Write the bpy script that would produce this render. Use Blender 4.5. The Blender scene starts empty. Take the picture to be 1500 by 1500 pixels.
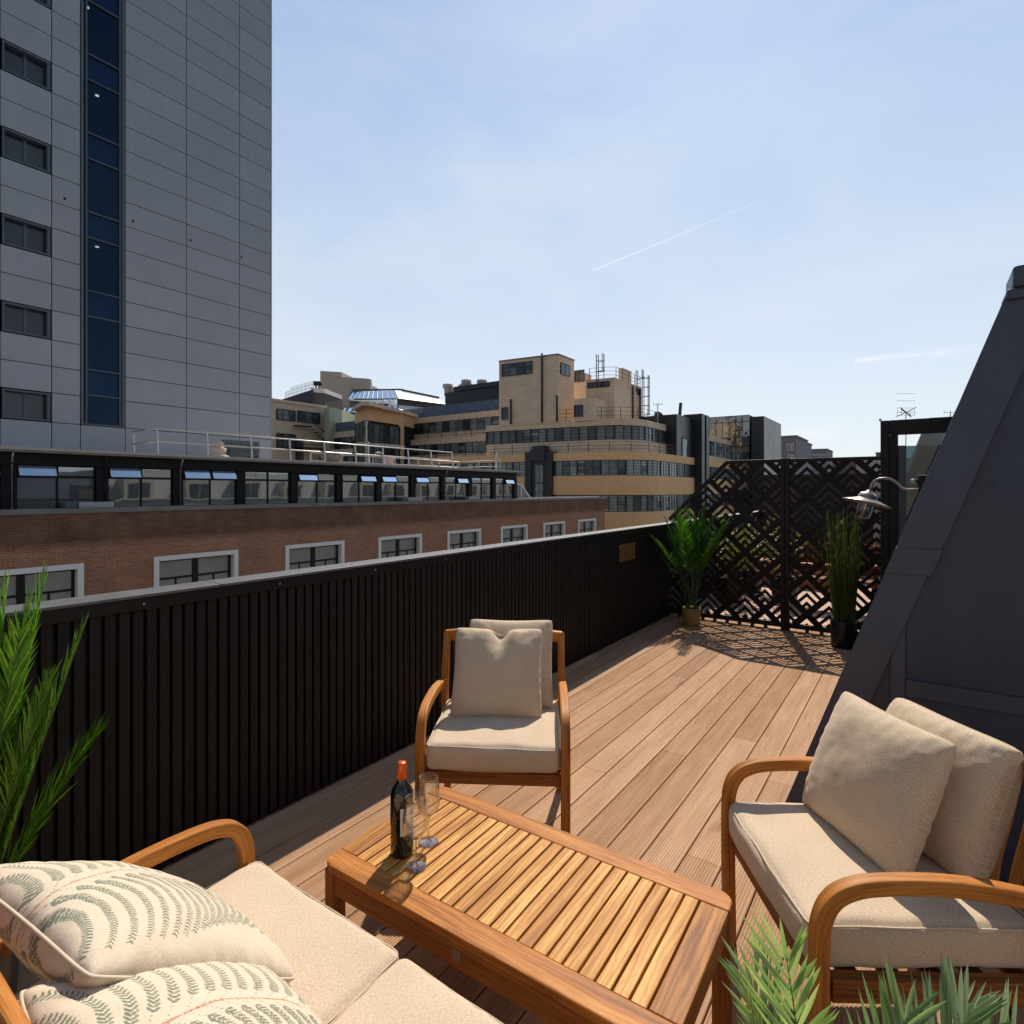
import bpy, bmesh, math, random
import numpy as np
from mathutils import Vector, Matrix, noise
random.seed(7)
PI = math.pi
col = bpy.context.scene.collection

# ------------------------------------------------------------------ survey
# Camera stands at the world origin, 1.6 m above the deck. +Y runs along the
# parapet, +X points from the parapet towards the roof slope.
YAW = math.radians(35.31)
EYE = 1.6
FPX = 840.0
DV = Vector((-math.sin(YAW), math.cos(YAW)))
RV = Vector((math.cos(YAW), math.sin(YAW)))
def at_depth(u, depth, v=None):
    p = DV*depth + RV*((u-750)/FPX*depth)
    z = 0 if v is None else EYE + (718-v)/FPX*depth
    return Vector((p.x, p.y, z))
def along(p, d, u):
    """point on the horizontal line p + t*d seen at bearing u"""
    s = (u-750)/FPX
    p2 = Vector((p[0], p[1])); d = Vector(d)
    t = (s*DV.dot(p2) - RV.dot(p2))/(RV.dot(d) - s*DV.dot(d))
    q = p2 + d*t
    return Vector((q.x, q.y, 0))
def height(p, v):
    return EYE + (718-v)/FPX*DV.dot(Vector((p[0], p[1])))

# ------------------------------------------------------------------ nodes
class NT:
    def __init__(s, name):
        s.m = bpy.data.materials.new(name); s.m.use_nodes = True
        s.t = s.m.node_tree; s.t.nodes.clear()
        s.out = s.t.nodes.new('ShaderNodeOutputMaterial')
    def n(s, typ, **kw):
        nd = s.t.nodes.new('ShaderNode'+typ)
        for k, v in kw.items():
            if k in nd.inputs.keys() if isinstance(k, str) else False:
                nd.inputs[k].default_value = v
            else:
                setattr(nd, k, v)
        return nd
    def l(s, a, b): s.t.links.new(a, b)
    def val(s, sock, v):
        if hasattr(v, 'is_output') or isinstance(v, bpy.types.NodeSocket): s.l(v, sock)
        else: sock.default_value = v
    def math(s, op, a, b=None, c=None, clamp=False):
        nd = s.t.nodes.new('ShaderNodeMath'); nd.operation = op; nd.use_clamp = clamp
        s.val(nd.inputs[0], a)
        if b is not None: s.val(nd.inputs[1], b)
        if c is not None: s.val(nd.inputs[2], c)
        return nd.outputs[0]
    def mix(s, f, a, b, blend='MIX'):
        nd = s.t.nodes.new('ShaderNodeMix'); nd.data_type = 'RGBA'; nd.blend_type = blend
        s.val(nd.inputs[0], f); s.val(nd.inputs[6], a); s.val(nd.inputs[7], b)
        return nd.outputs[2]
    def ramp(s, f, stops):
        nd = s.t.nodes.new('ShaderNodeValToRGB')
        e = nd.color_ramp.elements
        while len(e) < len(stops): e.new(0.5)
        for el, (p, c) in zip(e, stops):
            el.position = p; el.color = c if len(c) == 4 else (*c, 1)
        s.l(f, nd.inputs[0]); return nd.outputs[0]
    def coord(s, kind='Object', scale=(1,1,1), loc=(0,0,0)):
        tc = s.t.nodes.new('ShaderNodeTexCoord')
        mp = s.t.nodes.new('ShaderNodeMapping')
        s.l(tc.outputs[kind], mp.inputs[0])
        mp.inputs['Scale'].default_value = scale
        mp.inputs['Location'].default_value = loc
        return mp.outputs[0]
    def noise(s, vec, scale, detail=4, rough=.55, dist=0, out='Fac'):
        nd = s.t.nodes.new('ShaderNodeTexNoise')
        if vec is not None: s.l(vec, nd.inputs['Vector'])
        nd.inputs['Scale'].default_value = scale
        nd.inputs['Detail'].default_value = detail
        nd.inputs['Roughness'].default_value = rough
        nd.inputs['Distortion'].default_value = dist
        return nd.outputs[out]
    def island(s):
        g = s.t.nodes.new('ShaderNodeNewGeometry'); return g.outputs['Random Per Island']
    def bump(s, h, strength=.3, dist=.01):
        b = s.t.nodes.new('ShaderNodeBump'); s.l(h, b.inputs['Height'])
        b.inputs['Strength'].default_value = strength; b.inputs['Distance'].default_value = dist
        return b.outputs[0]
    def pbr(s, color, rough=.5, metal=0, normal=None, spec=.5, trans=0, coat=0):
        b = s.t.nodes.new('ShaderNodeBsdfPrincipled')
        if not isinstance(color, bpy.types.NodeSocket) and len(color) == 3: color = (*color, 1)
        s.val(b.inputs['Base Color'], color); s.val(b.inputs['Roughness'], rough)
        s.val(b.inputs['Metallic'], metal)
        b.inputs['Specular IOR Level'].default_value = spec
        b.inputs['Transmission Weight'].default_value = trans
        b.inputs['Coat Weight'].default_value = coat
        if normal is not None: s.l(normal, b.inputs['Normal'])
        return b
    def done(s, sh):
        s.l(sh.outputs[0] if hasattr(sh, 'outputs') else sh, s.out.inputs[0]); return s.m

def mk_flat(name, c, rough=.5, metal=0, var=.15, scale=6, bump=0, bscale=60, spec=.5):
    t = NT(name); v = t.coord()
    n = t.noise(v, scale, 6)
    f = t.math('MULTIPLY_ADD', n, 2*var, 1-var)
    cc = t.mix(1, (*c, 1), f, 'MULTIPLY')
    nm = t.bump(t.noise(v, bscale, 4), bump, .004) if bump else None
    r = t.math('MULTIPLY_ADD', n, .2, rough-.1)
    return t.done(t.pbr(cc, r, metal, nm, spec))

def mk_wood(name, dark, mid, light, rough=.45, vary=.5):
    """grain runs along UV.x (metres along the member)"""
    t = NT(name)
    isl = t.island()
    uv = t.coord('UV')
    off = t.t.nodes.new('ShaderNodeVectorMath'); off.operation = 'ADD'
    cmb = t.t.nodes.new('ShaderNodeCombineXYZ')
    t.l(t.math('MULTIPLY', isl, 31.7), cmb.inputs[0]); t.l(t.math('MULTIPLY', isl, 17.3), cmb.inputs[1])
    t.l(isl, cmb.inputs[2])
    t.l(uv, off.inputs[0]); t.l(cmb.outputs[0], off.inputs[1])
    def mp(sc):
        m = t.t.nodes.new('ShaderNodeMapping'); t.l(off.outputs[0], m.inputs[0])
        m.inputs['Scale'].default_value = sc; return m.outputs[0]
    broad = t.noise(mp((1.6, 16, 1)), 1.0, 3, .5, 1.2)
    rings = t.t.nodes.new('ShaderNodeTexWave'); rings.wave_type = 'BANDS'; rings.bands_direction = 'Y'
    t.l(mp((.8, 6, 1)), rings.inputs['Vector'])
    rings.inputs['Scale'].default_value = 3.2; rings.inputs['Distortion'].default_value = 11.0
    rings.inputs['Detail'].default_value = 2.5; rings.inputs['Detail Scale'].default_value = 1.1
    fine = t.noise(mp((7, 330, 1)), 1.0, 3, .6)
    pores = t.noise(mp((26, 520, 1)), 1.0, 2, .5)
    a = t.math('MULTIPLY_ADD', rings.outputs['Fac'], .13, t.math('MULTIPLY', broad, .80))
    a = t.math('MULTIPLY_ADD', fine, .28, a)
    a = t.math('ADD', a, t.math('MULTIPLY_ADD', isl, vary, -.14-vary/2))
    c = t.ramp(a, [(.18, dark), (.48, mid), (.82, light)])
    p = t.ramp(pores, [(.34, (.55, .5, .45)), (.46, (1, 1, 1))])
    c = t.mix(.55, c, p, 'MULTIPLY')
    bm_ = t.bump(fine, .12, .002)
    r = t.math('MULTIPLY_ADD', fine, .2, rough+.02)
    return t.done(t.pbr(c, r, 0, bm_, .22))

def mk_fabric(name, c1, c2, sc=900, vcol=False):
    t = NT(name); v = t.coord()
    a = t.noise(t.coord('UV', (240, 1400, 1)), 1, 2, .6)
    b = t.noise(t.coord('UV', (1400, 240, 1)), 1, 2, .6)
    m1 = t.noise(t.coord('UV', (130, 520, 1)), 1, 2, .6); m2 = t.noise(t.coord('UV', (520, 130, 1)), 1, 2, .6)
    w = t.math('ADD', t.math('MULTIPLY', a, .25), t.math('MULTIPLY', b, .25))
    w = t.math('ADD', w, t.math('MULTIPLY_ADD', m1, .25, t.math('MULTIPLY', m2, .25)))
    big = t.noise(v, 9, 4, .6)
    f = t.math('MULTIPLY_ADD', t.math('SUBTRACT', w, .5), 4.2, .5, clamp=True)
    c = t.mix(f, (*c1, 1), (*c2, 1))
    c = t.mix(1, c, t.math('MULTIPLY_ADD', big, .16, .92), 'MULTIPLY')
    if vcol:
        at = t.t.nodes.new('ShaderNodeVertexColor'); at.layer_name = 'print'
        c = t.mix(1, c, at.outputs[0], 'MULTIPLY')
    h = t.math('ADD', w, t.math('MULTIPLY', t.noise(v, 38, 4, .6), .9))
    nm = t.bump(h, .35, .0025)
    b_ = t.pbr(c, .92, 0, nm, .2)
    b_.inputs['Sheen Weight'].default_value = .15
    return t.done(b_)

def mk_pane(name, tint, refl=.35, dark=.02, var=.5, wob=.04, base2=None, wscale=1.2):
    """opaque window pane: dim room behind glass, glossy sky-catching front"""
    t = NT(name); isl = t.island(); v = t.coord()
    n = t.noise(v, 1.3, 3)
    f = t.math('MULTIPLY_ADD', isl, var, t.math('MULTIPLY_ADD', n, .9, -.32), clamp=True)
    c = t.mix(f, (*tint, 1), (*(base2 or (dark, dark, dark*1.1)), 1))
    nm = t.bump(t.noise(v, wscale, 2, .5, .5), wob, .35)
    d = t.pbr(c, .5, 0, None, .2)
    g = t.t.nodes.new('ShaderNodeBsdfGlossy'); g.inputs['Roughness'].default_value = .02
    g.inputs['Color'].default_value = (.82, .9, .95, 1); t.l(nm, g.inputs['Normal'])
    lw = t.t.nodes.new('ShaderNodeFresnel'); lw.inputs[0].default_value = 1.55
    k = t.math('ADD', lw.outputs[0], refl, clamp=True)
    m = t.t.nodes.new('ShaderNodeMixShader'); t.l(k, m.inputs[0])
    t.l(d.outputs[0], m.inputs[1]); t.l(g.outputs[0], m.inputs[2])
    return t.done(m)

def mk_glass(name, color=(1,1,1), refl=.04, edge=.5, rough=0.0, gcol=(.8,.8,.8)):
    """thin clear glass: transparent with fresnel reflection"""
    t = NT(name)
    tr = t.t.nodes.new('ShaderNodeBsdfTransparent'); tr.inputs[0].default_value = (*color, 1)
    g = t.t.nodes.new('ShaderNodeBsdfGlossy'); g.inputs['Roughness'].default_value = rough; g.inputs['Color'].default_value = (*gcol, 1)
    lw = t.t.nodes.new('ShaderNodeLayerWeight'); lw.inputs[0].default_value = edge
    f = t.math('POWER', lw.outputs['Facing'], 3.0)
    f = t.math('MULTIPLY_ADD', f, .75, refl, clamp=True)
    m = t.t.nodes.new('ShaderNodeMixShader'); t.l(f, m.inputs[0])
    t.l(tr.outputs[0], m.inputs[1]); t.l(g.outputs[0], m.inputs[2])
    return t.done(m)

def mk_leaf(name, c1, c2, c3):
    t = NT(name); isl = t.island(); v = t.coord()
    n = t.noise(v, 7, 3)
    f = t.math('MULTIPLY_ADD', isl, .7, t.math('MULTIPLY', n, .45))
    c = t.ramp(f, [(.1, c1), (.5, c2), (.95, c3)])
    d = t.pbr(c, .42, 0, None, .45)
    tl = t.t.nodes.new('ShaderNodeBsdfTranslucent')
    c2_ = t.mix(1, c, (1.3, 1.5, .5, 1), 'MULTIPLY'); t.l(c2_, tl.inputs[0])
    m = t.t.nodes.new('ShaderNodeMixShader'); m.inputs[0].default_value = .35
    t.l(d.outputs[0], m.inputs[1]); t.l(tl.outputs[0], m.inputs[2])
    return t.done(m)

def mk_brick(name, c1, c2, mortar, bw=.225, rh=.075, ms=.011, axes='YZ', stain=None, var=.35, bump=.4):
    t = NT(name)
    tc = t.t.nodes.new('ShaderNodeTexCoord')
    sp = t.t.nodes.new('ShaderNodeSeparateXYZ'); t.l(tc.outputs['Object'], sp.inputs[0])
    cb = t.t.nodes.new('ShaderNodeCombineXYZ')
    if axes == 'MIX':
        t.l(t.math('ADD', sp.outputs[0], sp.outputs[1]), cb.inputs[0]); t.l(sp.outputs[2], cb.inputs[1])
    else:
        t.l(sp.outputs['XYZ'.index(axes[0])], cb.inputs[0]); t.l(sp.outputs['XYZ'.index(axes[1])], cb.inputs[1])
    b = t.t.nodes.new('ShaderNodeTexBrick'); t.l(cb.outputs[0], b.inputs['Vector'])
    b.inputs['Scale'].default_value = 1; b.inputs['Mortar Size'].default_value = ms
    b.inputs['Brick Width'].default_value = bw; b.inputs['Row Height'].default_value = rh
    b.inputs['Mortar Smooth'].default_value = .3; b.inputs['Bias'].default_value = 0
    b.inputs['Color1'].default_value = (*c1, 1); b.inputs['Color2'].default_value = (*c2, 1)
    b.inputs['Mortar'].default_value = (*mortar, 1)
    n = t.noise(tc.outputs['Object'], .9, 8, .65)
    n2 = t.noise(tc.outputs['Object'], 7, 6, .6)
    f = t.math('MULTIPLY_ADD', n, var*1.6, 1-var*.8)
    f = t.math('MULTIPLY', f, t.math('MULTIPLY_ADD', n2, .3, .85))
    c = t.mix(1, b.outputs['Color'], f, 'MULTIPLY')
    if stain:
        z0, z1, amt = stain
        mr = t.t.nodes.new('ShaderNodeMapRange'); t.l(sp.outputs[2], mr.inputs[0])
        mr.inputs[1].default_value = z0; mr.inputs[2].default_value = z1
        g = t.math('MULTIPLY', mr.outputs[0], t.math('MULTIPLY_ADD', n, 1.6, -.1, clamp=True))
        c = t.mix(t.math('MULTIPLY', g, amt, clamp=True), c, (.03, .022, .02, 1))
    nm = t.bump(b.outputs['Fac'], -bump, .006)
    return t.done(t.pbr(c, .85, 0, nm, .2))

# ------------------------------------------------------------------ mesh collector
def rrect(w, h, r, seg=3):
    """rounded rectangle profile, counter-clockwise, centred"""
    pts = []
    for cx, cy, a0 in ((w/2-r, h/2-r, 0), (-w/2+r, h/2-r, 90), (-w/2+r, -h/2+r, 180), (w/2-r, -h/2+r, 270)):
        for i in range(seg+1):
            a = math.radians(a0 + 90*i/seg)
            pts.append((cx+r*math.cos(a), cy+r*math.sin(a)))
    return pts

class MB:
    def __init__(s): s.v = []; s.f = []; s.uv = []; s.sm = []
    def add(s, vs, fs, uvs=None, smooth=False):
        b = len(s.v); s.v.extend([tuple(x) for x in vs])
        for i, f in enumerate(fs):
            s.f.append(tuple(b+k for k in f))
            s.uv.append(uvs[i] if uvs else [(0, 0)]*len(f))
            s.sm.append(smooth)
    def box(s, x0, x1, y0, y1, z0, z1):
        x0, x1 = min(x0, x1), max(x0, x1); y0, y1 = min(y0, y1), max(y0, y1); z0, z1 = min(z0, z1), max(z0, z1)
        v = [(x0,y0,z0),(x1,y0,z0),(x1,y1,z0),(x0,y1,z0),(x0,y0,z1),(x1,y0,z1),(x1,y1,z1),(x0,y1,z1)]
        s.add(v, [(0,3,2,1),(4,5,6,7),(0,1,5,4),(1,2,6,5),(2,3,7,6),(3,0,4,7)])
        return s
    def bar(s, a, b, w, h=None, up=(0,0,1)):
        """square bar from a to b"""
        a = Vector(a); b = Vector(b); h = h or w
        s.sweep([a, b], [(-w/2,-h/2),(w/2,-h/2),(w/2,h/2),(-w/2,h/2)], up); return s
    def sweep(s, path, prof, up=(0,0,1), cap=True, smooth=False, scale=None, closed=False):
        path = [Vector(p) for p in path]; n = len(path); m = len(prof)
        vs = []; L = 0; lens = []
        per = [0]
        for i in range(m): per.append(per[-1] + math.dist(prof[i], prof[(i+1) % m]))
        ro = random.random()*3; uo = random.random()*9
        for i, p in enumerate(path):
            if closed: t = path[(i+1) % n] - path[i-1]
            elif i == 0: t = path[1]-path[0]
            elif i == n-1: t = path[-1]-path[-2]
            else: t = (path[i+1]-path[i]).normalized() + (path[i]-path[i-1]).normalized()
            t = t.normalized(); u = Vector(up(i) if callable(up) else up)
            x = t.cross(u)
            if x.length < 1e-5: x = t.cross(Vector((1,0,0)))
            x.normalize(); y = x.cross(t).normalized()
            k = scale[i] if scale else 1
            if i: L += (p-path[i-1]).length
            lens.append(L)
            for a, b in prof: vs.append(p + x*a*k + y*b*k)
        fs = []; uvs = []
        rng = n if closed else n-1
        for i in range(rng):
            i2 = (i+1) % n; l2 = lens[i2] if i2 else L+.05
            for j in range(m):
                j2 = (j+1) % m
                fs.append((i*m+j, i*m+j2, i2*m+j2, i2*m+j))
                uvs.append([(lens[i]+uo, per[j]+ro), (lens[i]+uo, per[j+1]+ro), (l2+uo, per[j+1]+ro), (l2+uo, per[j]+ro)])
        if cap and not closed:
            fs.append(tuple(range(m-1, -1, -1))); uvs.append([(uo+prof[j][0]*.3, ro+prof[j][1]) for j in range(m-1, -1, -1)])
            fs.append(tuple((n-1)*m+j for j in range(m))); uvs.append([(uo+prof[j][0]*.3, ro+prof[j][1]) for j in range(m)])
        b = len(s.v); s.v.extend([tuple(x) for x in vs])
        for i, f in enumerate(fs):
            s.f.append(tuple(b+k for k in f)); s.uv.append(uvs[i]); s.sm.append(smooth)
        return s
    def tube(s, path, r, n=8, scale=None, closed=False, up=(0,0,1)):
        prof = [(r*math.cos(2*PI*i/n), r*math.sin(2*PI*i/n)) for i in range(n)]
        s.sweep(path, prof, up, True, True, scale, closed); return s
    def lathe(s, prof, c=(0,0,0), n=32, mat=None, smooth=True):
        vs = []; fs = []
        for r, z in prof:
            for i in range(n):
                a = 2*PI*i/n; p = Vector((r*math.cos(a), r*math.sin(a), z))
                if mat: p = mat @ p
                vs.append(p + Vector(c))
        for k in range(len(prof)-1):
            for i in range(n):
                i2 = (i+1) % n
                fs.append((k*n+i, k*n+i2, (k+1)*n+i2, (k+1)*n+i))
        s.add(vs, fs, None, smooth)
        for k, rev in ((0, True), (len(prof)-1, False)):
            if prof[k][0] > 1e-6:
                pass
        return s
    def prism(s, poly, z0, z1, cap=True):
        n = len(poly)
        a = sum(poly[i][0]*poly[(i+1) % n][1]-poly[(i+1) % n][0]*poly[i][1] for i in range(n))
        if a < 0: poly = poly[::-1]
        vs = [(p[0], p[1], z0) for p in poly] + [(p[0], p[1], z1) for p in poly]
        fs = [(i, (i+1) % n, n+(i+1) % n, n+i) for i in range(n)]
        if cap: fs += [tuple(range(n-1, -1, -1)), tuple(range(n, 2*n))]
        s.add(vs, fs); return s
    def quad(s, a, b, c, d): s.add([a, b, c, d], [(0,1,2,3)]); return s
    def build(s, name, mat, parent=None, bev=0, seg=2, world=True, autosmooth=False, org=None):
        me = bpy.data.meshes.new(name)
        vs = s.v
        if parent is not None:
            o0 = ORG.get(parent.name, Vector((0,0,0))) if world else Vector((0,0,0))
        else:
            if org is not None: o0 = Vector(org)
            else:
                xs = [v[0] for v in vs]; ys = [v[1] for v in vs]; zs = [v[2] for v in vs]
                o0 = Vector(((min(xs)+max(xs))/2, (min(ys)+max(ys))/2, min(zs)))
        me.from_pydata([(v[0]-o0.x, v[1]-o0.y, v[2]-o0.z) for v in vs], [], s.f)
        ul = me.uv_layers.new(name='UVMap')
        flat = [c for fu in s.uv for p in fu for c in p]
        ul.data.foreach_set('uv', flat)
        me.polygons.foreach_set('use_smooth', s.sm)
        me.update()
        o = bpy.data.objects.new(name, me); col.objects.link(o)
        if mat is not None: me.materials.append(mat)
        if parent is not None:
            o.parent = parent; ORG[o.name] = o0
        else:
            o.location = o0; ORG[o.name] = o0.copy()
        if bev:
            md = o.modifiers.new('edge', 'BEVEL'); md.width = bev; md.segments = seg
            md.limit_method = 'ANGLE'; md.angle_limit = math.radians(40)
        return o
def build_each(mb, name, mat, parent, **k):
    """every separate piece of the collector becomes its own part"""
    par = list(range(len(mb.v)))
    def find(a):
        while par[a] != a: par[a] = par[par[a]]; a = par[a]
        return a
    for f in mb.f:
        r = find(f[0])
        for q in f[1:]: par[find(q)] = r
    groups = {}
    for i, f in enumerate(mb.f): groups.setdefault(find(f[0]), []).append(i)
    res = []
    for g in groups.values():
        m = MB(); mp = {}
        for i in g:
            ids = []
            for q in mb.f[i]:
                if q not in mp: mp[q] = len(m.v); m.v.append(mb.v[q])
                ids.append(mp[q])
            m.f.append(tuple(ids)); m.uv.append(mb.uv[i]); m.sm.append(mb.sm[i])
        res.append(m.build(name, mat, parent, **k))
    return res
ORG = {}
def tag(o, label, cat, group=None):
    o['label'] = label; o['category'] = cat
    if group: o['group'] = group
    return o
def struct(o): o['kind'] = 'structure'; return o
def thing(name, label, cat, loc=(0,0,0), rz=0, group=None):
    o = bpy.data.objects.new(name, None); col.objects.link(o)
    o.location = loc; o.rotation_euler = (0, 0, rz); o.empty_display_size = .1
    ORG[o.name] = Vector(loc)
    return tag(o, label, cat, group)
def copy_tree(o, parent=None):
    c = o.copy(); col.objects.link(c)
    if parent is not None: c.parent = parent
    for ch in [x for x in bpy.data.objects if x.parent == o]:
        copy_tree(ch, c)
    return c
# ------------------------------------------------------------------ materials
TEAK = mk_wood('teak', (.19, .058, .010), (.47, .175, .032), (.66, .31, .078), .40, .22)
TEAK_TOP = mk_wood('teak_slats', (.20, .066, .013), (.50, .220, .050), (.84, .52, .17), .42, .80)
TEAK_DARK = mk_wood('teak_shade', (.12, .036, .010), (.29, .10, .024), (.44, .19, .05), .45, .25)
def deck_mat():
    t = NT('composite_deck'); isl = t.island(); v = t.coord()
    n = t.noise(t.coord('Object', (16, 1.1, 1)), 1.6, 5, .6, .4)
    n2 = t.noise(t.coord('Object', (60, 2.2, 1)), 2, 4, .6)
    big = t.noise(v, 1.1, 4, .6)
    f = t.math('MULTIPLY_ADD', isl, .27, t.math('MULTIPLY_ADD', n, .62, .02))
    f = t.math('ADD', f, t.math('MULTIPLY_ADD', n2, .3, -.15))
    c = t.ramp(f, [(.12, (.23, .115, .055)), (.40, (.38, .218, .120)), (.62, (.49, .305, .185)), (.9, (.60, .42, .28))])
    st = t.ramp(t.noise(t.coord('Object', (9, 1.3, 1)), 1.2, 3, .5, .2), [(.66, (1, 1, 1)), (.78, (.62, .5, .42))])
    c = t.mix(.8, c, st, 'MULTIPLY')
    c = t.mix(1, c, t.math('MULTIPLY_ADD', big, .3, .85), 'MULTIPLY')
    sp = t.ramp(t.noise(v, 75, 2, .5), [(.27, (.45, .35, .3)), (.33, (1, 1, 1))])
    c = t.mix(.5, c, sp, 'MULTIPLY')
    nm = t.bump(n2, .1, .002)
    return t.done(t.pbr(c, t.math('MULTIPLY_ADD', n2, .2, .55), 0, nm, .15))
DECK = deck_mat()
def slat_mat():
    t = NT('black_slats'); v = t.coord('Object', (40, 40, 2)); isl = t.island()
    n = t.noise(v, 1.5, 5, .6)
    c = t.ramp(t.math('MULTIPLY_ADD', isl, .35, t.math('MULTIPLY', n, .7)), [(.2, (.0055, .0045, .0045)), (.8, (.015, .0115, .0105))])
    return t.done(t.pbr(c, .6, 0, t.bump(n, .2, .002), .3))
BLACK_SLAT = slat_mat()
BLACK_METAL = mk_flat('black_metal', (.009, .009, .010), .42, .0, .2, 5, .05, 200, spec=.28)
SCREEN = mk_flat('bronze_black_screen', (.016, .0115, .0095), .5, .0, .25, 3, .05, 150, spec=.2)
COPING = mk_flat('weathered_coping', (.11, .108, .112), .48, .0, .35, 14, .35, 220)
def lead_mat(name, c):
    t = NT(name); v = t.coord()
    big = t.noise(v, 1.3, 5, .6, .6); st = t.noise(t.coord('Object', (9, 9, .7)), 1.4, 5, .6); fine = t.noise(v, 380, 2, .5)
    f = t.math('MULTIPLY_ADD', big, .5, .72); f = t.math('MULTIPLY', f, t.math('MULTIPLY_ADD', st, .4, .8)); f = t.math('MULTIPLY', f, t.math('MULTIPLY_ADD', fine, .3, .85))
    cc = t.mix(1, (*c, 1), f, 'MULTIPLY')
    sc_m = t.ramp(t.noise(t.coord('Object', (14, 14, 2.5)), 2, 4, .7), [(.70, (1, 1, 1)), (.76, (1.5, 1.45, 1.4))])
    cc = t.mix(.5, cc, sc_m, 'MULTIPLY')
    h = t.math('ADD', t.math('MULTIPLY', big, 3.0), t.math('MULTIPLY', fine, .12))
    return t.done(t.pbr(cc, t.math('MULTIPLY_ADD', big, .3, .30), .25, t.bump(h, .5, .006), .35))
LEAD = lead_mat('slate_grey_cladding', (.046, .058, .092))
LEAD2 = lead_mat('slate_grey_trim', (.060, .073, .110))
FABRIC = mk_fabric('oatmeal_weave', (.37, .27, .18), (.82, .665, .495))
PRINT = mk_fabric('printed_linen', (.58, .46, .335), (.76, .645, .50), vcol=True)
PIPING = mk_flat('pale_piping', (.62, .52, .39), .85, 0, .1, 60)
PALM = mk_leaf('palm_leaf', (.014, .055, .010), (.06, .18, .016), (.24, .42, .04))
PALM_PALE = mk_leaf('palm_leaf_pale', (.09, .16, .08), (.24, .36, .19), (.46, .56, .36))
PALM_DEEP = mk_leaf('palm_leaf_deep', (.008, .035, .008), (.028, .10, .014), (.12, .26, .03))
GRASS = mk_leaf('grass_blade', (.025, .05, .010), (.07, .12, .022), (.20, .22, .07))
STEM = mk_flat('green_stem', (.06, .13, .03), .5)
POT_OCHRE = mk_flat('ochre_glaze', (.36, .21, .06), .4, 0, .25, 9)
POT_BLACK = mk_flat('black_pot', (.01, .01, .011), .35, 0, .2, 8)
SOIL = mk_flat('soil', (.03, .02, .014), .95, 0, .4, 50, .8, 90)
WINE = mk_flat('dark_bottle_glass', (.004, .006, .005), .05, 0, .1, 3, spec=.9)
CAPSULE = mk_flat('orange_foil', (.75, .115, .015), .32, .35, .08, 30)
CREAM_PAPER = mk_flat('cream_paper', (.62, .56, .48), .8, 0, .06, 40)
INK = mk_flat('brown_ink', (.10, .06, .05), .8)
GLASS = mk_glass('clear_glass', (.975, .985, .99), .08, .75)
def solid_glass():
    t = NT('solid_clear_glass')
    tr = t.t.nodes.new('ShaderNodeBsdfTransparent'); tr.inputs[0].default_value = (.9, .93, .95, 1)
    g = t.t.nodes.new('ShaderNodeBsdfGlass'); g.inputs['IOR'].default_value = 1.5; g.inputs['Color'].default_value = (.95, .97, 1, 1)
    m = t.t.nodes.new('ShaderNodeMixShader'); m.inputs[0].default_value = .55
    t.l(tr.outputs[0], m.inputs[1]); t.l(g.outputs[0], m.inputs[2]); return t.done(m)
GLASS_SOLID = solid_glass()
TINT = mk_glass('tinted_balustrade_glass', (.20, .30, .34), .10, .5)
STAIR_GLASS = mk_glass('stair_glass', (.30, .46, .75), .05, .35, gcol=(.25, .45, .8))
STEEL = mk_flat('galvanised_steel', (.46, .45, .45), .42, .5, .2, 12)
DARK_STEEL = mk_flat('dark_ironwork', (.028, .028, .03), .5, .2, .2, 9)
BRONZE = mk_flat('aged_brass_plate', (.34, .17, .045), .38, .55, .2, 30)
SCREW = mk_flat('screw_head', (.6, .52, .42), .3, .9)
LAMP_METAL = mk_flat('lamp_metal', (.36, .31, .28), .38, .75, .15, 20)
WHITE_STONE = mk_flat('white_surround', (.78, .75, .72), .65, 0, .12, 6)
BRICK = mk_brick('brown_brick', (.28, .115, .058), (.38, .170, .090), (.34, .25, .19), stain=(14.85, 15.15, .8), var=.4)
CONC = mk_flat('dirty_concrete', (.20, .185, .17), .9, 0, .45, 2.2, .4, 30)
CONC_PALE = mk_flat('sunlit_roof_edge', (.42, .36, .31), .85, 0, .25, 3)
BLACK_FASCIA = mk_flat('black_fascia', (.007, .007, .009), .6, 0, .25, 2, spec=.2)
PANEL_GREY = None
def tower_mat():
    t = NT('grey_tower_panels'); isl = t.island(); v = t.coord()
    n = t.noise(v, .35, 5, .6); n2 = t.noise(t.coord('Object', (3, 3, .5)), 1.2, 6, .65)
    f = t.math('MULTIPLY_ADD', isl, .10, t.math('MULTIPLY_ADD', n, .22, .78))
    f = t.math('MULTIPLY', f, t.math('MULTIPLY_ADD', n2, .18, .9))
    c = t.mix(1, (.325, .345, .385, 1), f, 'MULTIPLY')
    return t.done(t.pbr(c, .55, 0, t.bump(t.noise(v, 40, 3), .08, .004), .35))
PANEL_GREY = tower_mat()
JOINT = mk_flat('dark_joint', (.012, .013, .016), .8)
FRAME_BLUE = mk_flat('slate_window_frame', (.065, .085, .11), .45)
PANE_TOWER = mk_pane('tower_pane', (.02, .03, .045), .0, .008, .5, .03)
PANE_GALLERY = mk_pane('gallery_pane', (.10, .115, .11), .26, .03, .6, .015, (.035, .045, .05), .5)
PANE_VENT = mk_pane('open_vent_pane', (.22, .33, .45), .45, .1, .2, .02, (.26, .38, .52))
PANE_BRICK = mk_pane('curtained_pane', (.24, .26, .28), .12, .06, .6, .03, (.05, .06, .07), 1.4)
STONE_HI = mk_brick('buff_faience', (.66, .51, .37), (.74, .58, .43), (.42, .32, .23), .62, .31, .016, 'MIX', None, .22, .2)
STONE_LO = mk_brick('amber_faience', (.74, .47, .245), (.78, .51, .28), (.60, .37, .19), .62, .31, .008, 'MIX', None, .14, .1)
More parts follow.
